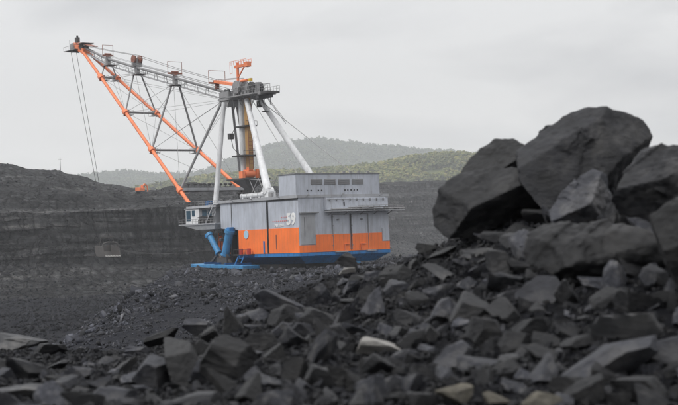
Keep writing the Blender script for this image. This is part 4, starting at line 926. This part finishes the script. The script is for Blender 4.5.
boulder('the big slab boulder on the left of the heap', 'big blunt slab boulder at the left end of the heap, leaning over its shadow',
        [(432, 213), (440, 190), (462, 171), (500, 166), (543, 180), (556, 196), (535, 212), (478, 238), (446, 239), (435, 230)], (492, 202), 20.5,
        [(485, 196, -.55, (-.30, -.62, .72)), (505, 214, -.42, (.30, -.62, -.62)), (450, 215, -.35, (-.75, -.62, .15))], 'coal', 6, 3, .75, .06)
boulder('the block behind the slab boulder', 'dark angular block with pale top wedged behind the big slab boulder',
        [(458, 178), (466, 160), (480, 146), (494, 138), (511, 142), (540, 168), (552, 188), (520, 200), (480, 196)], (502, 170), 21.2,
        [(500, 160, -.34, (-.42, -.52, .74)), (512, 176, -.42, (.30, -.80, -.52))], 'coal', 6, 7, .6, .06, dY=-.85)
boulder('the tallest boulder', 'tallest boulder on the heap, broad grey face and rounded shoulder against the sky',
        [(513, 153), (540, 131), (572, 112), (592, 107.5), (622, 117), (640, 121), (650, 138), (646, 152), (622, 196), (585, 222), (545, 215), (518, 182)], (582, 160), 21.5,
        [(585, 150, -.62, (-.10, -.96, .22)), (560, 122, -.2, (-.42, -.52, .75)), (628, 135, -.42, (.42, -.72, .40)), (636, 172, -.1, (.72, -.45, -.52))], 'coal', 6, 12, .9, .05, dY=.75)
boulder('the rounded boulder at the right edge', 'cracked rounded boulder cut by the right edge, below the tallest boulder',
        [(606, 200), (620, 170), (638, 150), (662, 143), (700, 148), (722, 190), (704, 232), (650, 236), (614, 222)], (662, 188), 19.6,
        [(655, 160, -.35, (-.25, -.62, .72)), (645, 205, -.4, (-.1, -.85, -.5)), (675, 190, -.55, (.1, -1, 0))], 'coal', 6, 15, .7, .08)
boulder('the pointed stone in the middle of the heap', 'pointed stone with a pale ridge in front of the tallest boulder',
        [(546, 214), (560, 194), (584, 174), (592, 169), (604, 176), (612, 200), (618, 226), (580, 232), (552, 226)], (585, 204), 19.0,
        [(572, 200, -.38, (-.45, -.60, .66)), (605, 205, -.30, (.72, -.66, .1)), (590, 224, -.42, (0, -.8, -.6))], 'coal_dusty', 6, 19, .5, .08)
boulder('the wide ledge boulder', 'widest ledge boulder of the right heap, light on top and overhanging a black hollow',
        [(520, 248), (525, 233), (545, 222), (582, 220), (625, 226), (652, 244), (658, 262), (642, 280), (612, 289), (575, 277), (540, 269), (524, 259)], (590, 250), 17.8,
        [(585, 232, -.36, (-.12, -.48, .87)), (592, 246, -.52, (-.12, -.78, .62)), (600, 263, -.60, (.06, -.96, -.22)), (540, 250, -.40, (-.62, -.76, .22)), (600, 279, -.40, (.05, -.6, -.8))], 'coal', 6, 23, .8, .09)
boulder('the slab on the right edge', 'steep smooth slab cut by the right edge, beside the wide ledge boulder',
        [(646, 214), (672, 196), (705, 186), (725, 230), (720, 300), (688, 306), (664, 262)], (686, 246), 17.0,
        [(676, 225, -.45, (-.45, -.70, .55)), (690, 285, -.4, (-.2, -.9, -.4))], 'coal', 6, 27, .6, .06)

STONES = {}
def hand(u, v, wpx, hpx, ang, mat, seed, phrase, label, Y=None, level=5, dfac=.9, n=11, amp=.045, name='rock'):
    """a stone placed by hand: seen size wpx x hpx, rolled by ang degrees, at the distance where the mound is"""
    if Y is None:
        Y = 10.5
        for yy in np.linspace(11, 26, 300):
            p = at(u, v + hpx * .25, yy)
            if mound_h(p.x, p.y) >= p.z or yy > np.interp(u, U_C, D_C): break
            Y = yy
    px = Y / F_PX; V, F = stone(level, seed, n, amp); a = R(ang)
    V = V * np.array([wpx * px / 2, max(wpx * .55, hpx) * px / 2 * dfac, hpx * px / 2])
    rm_ = np.array([[math.cos(a), 0, math.sin(a)], [0, 1, 0], [-math.sin(a), 0, math.cos(a)]]); V = V @ rm_
    me = mesh_np(name, V, F); smooth(me, 28)
    o = obj(name, me, M[mat], None, at(u, v, Y)); tag(o, label, name)
    HAND.append((u, v, wpx / 2, hpx / 2, phrase)); return o
H = [
 (541, 204, 42, 15, 12, 'coal', 101, 'the flat chip under the tallest boulder', 'flat grey chip lying under the left foot of the tallest boulder'),
 (618, 214, 40, 34, 30, 'coal', 148, 'the block wedged under the tallest boulder', 'dark block wedged between the pointed stone and the cracked rounded boulder'),
 (638, 300, 46, 30, 14, 'coal', 149, 'the block in the black hollow', 'dark block in the black hollow under the wide ledge boulder'),
 (539, 293, 50, 34, 8, 'coal_dusty', 102, 'the flat-faced block', 'flat-faced grey block under the left end of the wide ledge boulder'),
 (628, 329, 88, 36, -6, 'stone_grey', 103, 'the pale wide slab', 'pale wide slab with a streaked face, low on the right heap'),
 (606, 364, 118, 34, 20, 'coal_dusty', 104, 'the long tilted slab', 'long slab tilting down to the right, under the pale wide slab'),
 (668, 350, 60, 46, -10, 'coal_dusty', 105, 'the square stone at the lower right edge', 'square stone cut by the right edge, below the steep smooth slab'),
 (533, 331, 40, 28, 25, 'coal', 106, 'the tilted block left of the pale wide slab', 'tilted grey block left of the pale wide slab'),
 (567, 330, 34, 17, -15, 'coal', 107, 'the thin piece left of the pale wide slab', 'thin dark piece between the tilted block and the pale wide slab'),
 (456, 397, 38, 24, 14, 'stone_cream', 108, 'the largest cream stone', 'largest cream stone at the bottom, leftmost of the cream stones'),
 (497, 401, 30, 17, -8, 'stone_cream', 109, 'the middle cream stone', 'middle cream-brown stone at the bottom, right of the largest cream stone'),
 (541, 400, 44, 18, 4, 'stone_cream', 110, 'the right cream stone', 'long mottled cream stone at the bottom, rightmost of the cream stones'),
 (379, 349, 44, 19, -14, 'stone_pale', 233, 'the white stone', 'chalk-white flat stone lying alone among black lumps at the centre'),
 (281, 308, 66, 28, -20, 'coal_dusty', 112, 'the broad grey slab on the crest', 'broad smooth grey slab on the crest, left of centre'),
 (343, 318, 30, 26, 12, 'coal_dusty', 113, 'the block right of the broad grey slab', 'squarish grey block to the right of the broad grey crest slab'),
 (303, 331, 32, 18, -28, 'coal_dusty', 114, 'the wedge under the broad grey slab', 'grey wedge just below the right end of the broad crest slab'),
 (443, 276, 50, 16, -26, 'stone_grey', 115, 'the pale shard', 'long pale shard on the slope below the big slab boulder'),
 (476, 254, 34, 15, -8, 'stone_grey', 116, 'the pale flat stone by the slab boulder', 'small pale flat stone right under the big slab boulder'),
 (499, 266, 26, 38, 18, 'coal', 117, 'the upright dark wedge', 'upright dark wedge between the pale flat stone and the wide ledge boulder'),
 (346, 261, 23, 17, 0, 'coal', 118, 'the round lump on the crest', 'round lump on the crest, seen against the blue base of the dragline'),
 (347, 271, 17, 7, 0, 'stone_pale', 119, 'the tiny white chip', 'tiny white chip just under the round crest lump'),
 (468, 312, 46, 40, 20, 'coal', 120, 'the jagged block in the hollow', 'jagged block with a slanting top, left of the flat-faced block'),
 (484, 336, 36, 36, -14, 'coal', 121, 'the broken block below the jagged one', 'broken grey block just below the jagged block'),
 (514, 342, 34, 28, 30, 'coal', 122, 'the leaning block', 'leaning block between the broken block and the tilted block'),
 (452, 356, 40, 32, -6, 'coal_dusty', 123, 'the dusty block above the cream stones', 'dusty block above the largest cream stone'),
 (508, 362, 24, 17, 0, 'stone_grey', 124, 'the small brownish stone', 'small brownish-grey stone above the middle cream stone'),
 (14, 343, 66, 24, 3, 'stone_grey', 125, 'the pale flat stone at the left edge', 'pale flat-topped stone cut by the left edge, topmost there'),
 (50, 351, 34, 20, 16, 'coal_dark', 126, 'the black lump at the left', 'black rounded lump right of the pale flat stone at the left edge'),
 (27, 372, 44, 30, -6, 'coal', 127, 'the humped stone at the left', 'humped dark grey stone below the black lump at left'),
 (6, 364, 30, 14, 0, 'stone_grey', 128, 'the thin pale stone at the left edge', 'thin pale stone cut by the left edge, under the pale flat-topped one'),
 (24, 395, 72, 22, 4, 'stone_grey', 129, 'the pale slab in the lower left corner', 'broad pale slab filling the lower left corner'),
 (157, 376, 50, 44, 10, 'coal_dusty', 130, 'the big light-topped block', 'big light-topped block in the lower left, biggest there'),
 (186, 366, 30, 68, 16, 'coal_dark', 131, 'the tall black shard', 'tall black shard standing right of the big light-topped block'),
 (198, 329, 32, 22, -20, 'coal_dusty', 132, 'the light block on the left crest', 'light block perched on the crest above the tall black shard'),
 (163, 341, 38, 22, 12, 'coal', 133, 'the ridge stone above the light-topped block', 'ridged stone above the big light-topped block'),
 (228, 364, 56, 58, -12, 'coal', 134, 'the cracked mass right of the shard', 'wide cracked mass right of the tall black shard'),
 (76, 374, 36, 24, -22, 'coal_dusty', 135, 'the slanted slab at the lower left', 'slanted dusty slab right of the humped dark grey stone'),
 (101, 386, 24, 18, 10, 'coal_dusty', 136, 'the pale lump at the lower left', 'smallish pale lump between the slanted slab and the light-topped block'),
 (112, 398, 52, 22, -8, 'coal_dusty', 137, 'the slab at the bottom left', 'low dusty slab on the bottom edge below the smallish pale lump'),
 (137, 352, 26, 13, -10, 'coal_dusty', 138, 'the flat chip on the left crest', 'flat dusty chip on the crest left of the ridged stone'),
 (346, 378, 26, 44, 26, 'coal', 139, 'the sloping shard below the white stone', 'dark shard sloping up towards the chalk-white stone'),
 (298, 372, 34, 34, 0, 'coal', 140, 'the squarish lump left of the sloping shard', 'squarish dark lump left of the sloping shard'),
 (408, 320, 30, 20, -10, 'coal', 141, 'the lump above the white stone', 'dark lump above and right of the chalk-white stone'),
 (420, 374, 32, 26, 18, 'coal', 142, 'the block right of the white stone', 'dark block below and right of the chalk-white stone'),
 (262, 345, 34, 30, 14, 'coal', 143, 'the block below the broad grey slab', 'rough block below the left end of the broad crest slab'),
 (642, 390, 70, 30, -12, 'coal', 144, 'the slab in the lower right corner', 'dark slab in the lower right corner'),
 (570, 386, 44, 24, 6, 'coal', 145, 'the block under the long tilted slab', 'dark block under the middle of the long tilted slab'),
 (372, 296, 30, 18, -24, 'coal', 146, 'the lump on the upper slope', 'tilted lump on the upper slope below the round crest lump'),
 (428, 250, 26, 16, -30, 'coal', 147, 'the stone left of the slab boulder', 'dark stone tucked against the left foot of the big slab boulder'),
]
for h_ in H: hand(*h_)

# the rest of the countable lumps, scattered over the mound
rs = np.random.default_rng(77)
PROTO = []
for i in range(24):
    V, F = stone(4, 300 + i, 9 + i % 4, .06); me = mesh_np('coal_lump', V, F); smooth(me, 28); PROTO.append(me)
PROTO_M = {}
def proto(i, mat):
    if (i, mat) not in PROTO_M:
        c = PROTO[i].copy(); c.materials.append(M[mat]); PROTO_M[(i, mat)] = c
    return PROTO_M[(i, mat)]
placed = [(h_[0], h_[1], h_[2] * (1.5 if any(k in h_[4] for k in ('white', 'pale', 'cream')) else 1.12), h_[3] * (1.6 if any(k in h_[4] for k in ('white', 'pale', 'cream')) else 1.12)) for h_ in HAND]; lumps = []
tries = 0; rad = np.sort(5.2 * 4.0 ** (rs.uniform(0, 1, 245) ** 1.15))[::-1]
for r_px in rad:
    for k_ in range(90):
        u, v = rs.uniform(-12, 690), rs.uniform(215, 412)
        vc = np.interp(u, U_C, V_C)
        if v < vc + r_px * (1.1 if u < 470 else .6): continue
        if any(((u - a) / (hw * .66 + r_px * .48)) ** 2 + ((v - b_) / (hh * .62 + r_px * .4)) ** 2 < 1 for a, b_, hw, hh in placed): continue
        Yd = mound_px(u, v)
        if Yd is None: continue
        placed.append((u, v, r_px, r_px * .75)); lumps.append((u, v, r_px, Yd)); break
used = {}
for (u, v, r_px, Yd) in lumps:
  p = at(u, v, Yd); px = Yd / F_PX; i = int(rs.integers(0, 24)); mat = ('coal', 'coal', 'coal_dusty', 'coal_dark', 'coal_dusty')[int(rs.integers(0, 5))]
  sx_, sy_2, sz_ = 1.15 * rs.uniform(.85, 1.2), rs.uniform(.6, 1.1), rs.uniform(.35, 1.0)
  o = bpy.data.objects.new('coal_lump', proto(i, mat)); COL.objects.link(o)
  o.scale = (r_px * px * sx_, r_px * px * sy_2, r_px * px * sz_); o.rotation_euler = (rs.normal() * .5, rs.normal() * .5, rs.uniform(0, 6.28)); o.location = p + Vector((0, 0, r_px * px * rs.uniform(.1, .45)))
  for near in sorted(HAND, key=lambda h: ((h[0] - u) / (1 + h[2] * .012)) ** 2 + ((h[1] - v) / (1 + h[3] * .012)) ** 2)[:3]:
    dx, dy = u - near[0], v - near[1]
    side = ('right of' if dx > 0 else 'left of') if abs(dx) > 1.6 * abs(dy) else ('above' if dy < 0 else 'below') if abs(dy) > 1.6 * abs(dx) else ('above and ' if dy < 0 else 'below and ') + ('right of' if dx > 0 else 'left of')
    tone = {'coal': 'grey-black', 'coal_dusty': 'dusty grey', 'coal_dark': 'black'}[mat]
    form = 'flat' if sz_ < .55 else 'chunky' if sz_ > .72 else 'angular'
    size = 'large' if r_px > 11 else 'medium' if r_px > 7 else 'small'
    lab = f'{size} {form} {tone} lump {side} {near[4]}'
    if len(lab.split()) > 16: lab = f'{size} {tone} lump {side} {near[4]}'
    if lab not in used and len(lab.split()) <= 16: break
  used[lab] = 1; tag(o, lab, 'coal lump', 'loose coal lumps on the rubble mound')

# finer rubble that nobody could count
def small_bases(n, level, seed):
    g = np.random.default_rng(seed); return [hull_stone(7 + i % 3 if level == 1 else 12 + i % 3, g, (1, g.uniform(.6, 1), g.uniform(.45, .9))) for i in range(n)]
rg_ = np.random.default_rng(5)
def mound_scatter(name, n, smin, smax, pw, bases, seed):
    g = np.random.default_rng(seed); y = 9.2 + (26.5 - 9.2) * g.uniform(0, 1, n) ** .9; x = np.where(g.uniform(0, 1, n) < .7, y * g.uniform(-.27, .27, n), y * g.uniform(-.36, .62, n))
    z = mound_h(x, y); sz = smin * (smax / smin) ** (g.uniform(0, 1, n) ** pw)
    sc = sz[:, None] * g.uniform(.55, 1.15, (n, 3)) * np.array([1.1, 1, .75])
    me = scatter_mesh(name, bases, np.stack([x, y, z + sz * .15], 1), sc, g); me.polygons.foreach_set('use_smooth', np.zeros(len(me.polygons), bool))
    tag(obj(name, me, M['rubble']), kind='stuff')
mound_scatter('rubble', 15000, .03, .085, 1.3, small_bases(10, 2, 500), 81)
mound_scatter('rubble', 31000, .012, .045, 1.2, small_bases(10, 1, 600), 82)
def bench_scatter(name, n, smin, smax, pw, seed, x0=-52, x1=45):
    g = np.random.default_rng(seed); y = 45 * (440 / 45) ** (g.uniform(0, 1, n) ** .95); x = x0 + (x1 - x0) * g.uniform(0, 1, n)
    xe = np.interp(y, Y_AX, X_AX); kp = (x > xe - 9) & (x < y * .11 + 6); x, y = x[kp], y[kp]; z = bench_h(x, y)
    mx_ = np.stack([(x - MX) * cy_ + (y - MY) * sy_, -(x - MX) * sy_ + (y - MY) * cy_], 1)
    kp = ~((mx_[:, 0] > 1) & (mx_[:, 0] < 24) & (mx_[:, 1] > 3) & (mx_[:, 1] < 30)); x, y, z = x[kp], y[kp], z[kp]
    sz = smin * (smax / smin) ** (g.uniform(0, 1, len(x)) ** pw) * np.clip(y / 140, .6, 1.7) * np.clip(1 + 1.5 * n2(x / 6, y / 14, 3, 21), .5, 2.1)
    sc = sz[:, None] * g.uniform(.6, 1.2, (len(x), 3)) * np.array([1.1, 1, .8])
    me = scatter_mesh(name, small_bases(10, 1, 700), np.stack([x, y, z + sz * .2], 1), sc, g)
    tag(obj(name, me, M['gravel']), kind='stuff')
bench_scatter('gravel', 125000, .06, .20, 1.2, 91)
bench_scatter('gravel', 14000, .17, .62, 2.6, 92)
g = np.random.default_rng(95); yq = g.uniform(250, 600, 22000); xq = g.uniform(-.27, -.06, 22000) * yq; ft = np.interp(xq, foot[:, 0], foot[:, 1])
kp = (yq < ft + 5) & (xq < np.interp(yq, Y_AX, X_AX) - 8); xq, yq, ft = xq[kp], yq[kp], ft[kp]
GO = bpy.data.objects['ground']; zq = []
for a_, b_ in zip(xq, yq):
    h1 = GO.ray_cast(Vector((a_, b_, 200)), Vector((0, 0, -1))); h2 = wall_o.ray_cast(Vector((a_, b_, 200)), Vector((0, 0, -1))); zq.append(max(h1[1].z if h1[0] else -99, h2[1].z if h2[0] else -99))
zq = np.array(zq); sz = .25 * (4.5 ** (g.uniform(0, 1, len(xq)) ** 2.6)); sc = sz[:, None] * g.uniform(.6, 1.2, (len(xq), 3))
tag(obj('gravel', scatter_mesh('gravel', small_bases(10, 1, 800), np.stack([xq, yq, zq + sz * .15], 1), sc, g), M['spoil']), kind='stuff')
# blocks lying on the benches and the scree of the highwall
wv = np.zeros(len(wall_o.data.vertices) * 3, np.float32); wall_o.data.vertices.foreach_get('co', wv); wv = wv.reshape(NS, nr, 3)
g = np.random.default_rng(97); a_, b_ = g.integers(0, NS - 1, 42000), g.integers(0, nr - 1, 42000); t1, t2 = g.uniform(0, 1, (2, 42000, 1))
P_ = (wv[a_, b_] * (1 - t1) + wv[a_ + 1, b_] * t1) * (1 - t2) + (wv[a_, b_ + 1] * (1 - t1) + wv[a_ + 1, b_ + 1] * t1) * t2
dd = D0[a_, b_]; uu_ = CX + F_PX * P_[:, 0] / P_[:, 1]; kp = ((dd < 2) | (dd > 8)) & (dd < 185) & (uu_ > -60) & (uu_ < 480); P_ = P_[kp]
sz = .22 * (5 ** (g.uniform(0, 1, len(P_)) ** 2.4)); sc = sz[:, None] * g.uniform(.6, 1.2, (len(P_), 3))
tag(obj('spoil_rubble', scatter_mesh('spoil_rubble', small_bases(8, 1, 900), P_ + np.array([0, 0, .2]) * sz[:, None], sc, g), M['spoil']), kind='stuff')

# ------------------------------------------------------------------ air
q = MB().box((-6000, -80, -17.5), (6000, 9500, 620))
hz, nd, lk, b = nmat('haze'); nd.remove(b); pv = nd.new('ShaderNodeVolumePrincipled'); pv.inputs['Color'].default_value = (.94, .965, 1, 1); pv.inputs['Density'].default_value = .000115
pv.inputs['Anisotropy'].default_value = 0
lk.new(pv.outputs[0], nd['Material Output'].inputs['Volume'])
tag(q.build('haze', hz), kind='stuff')
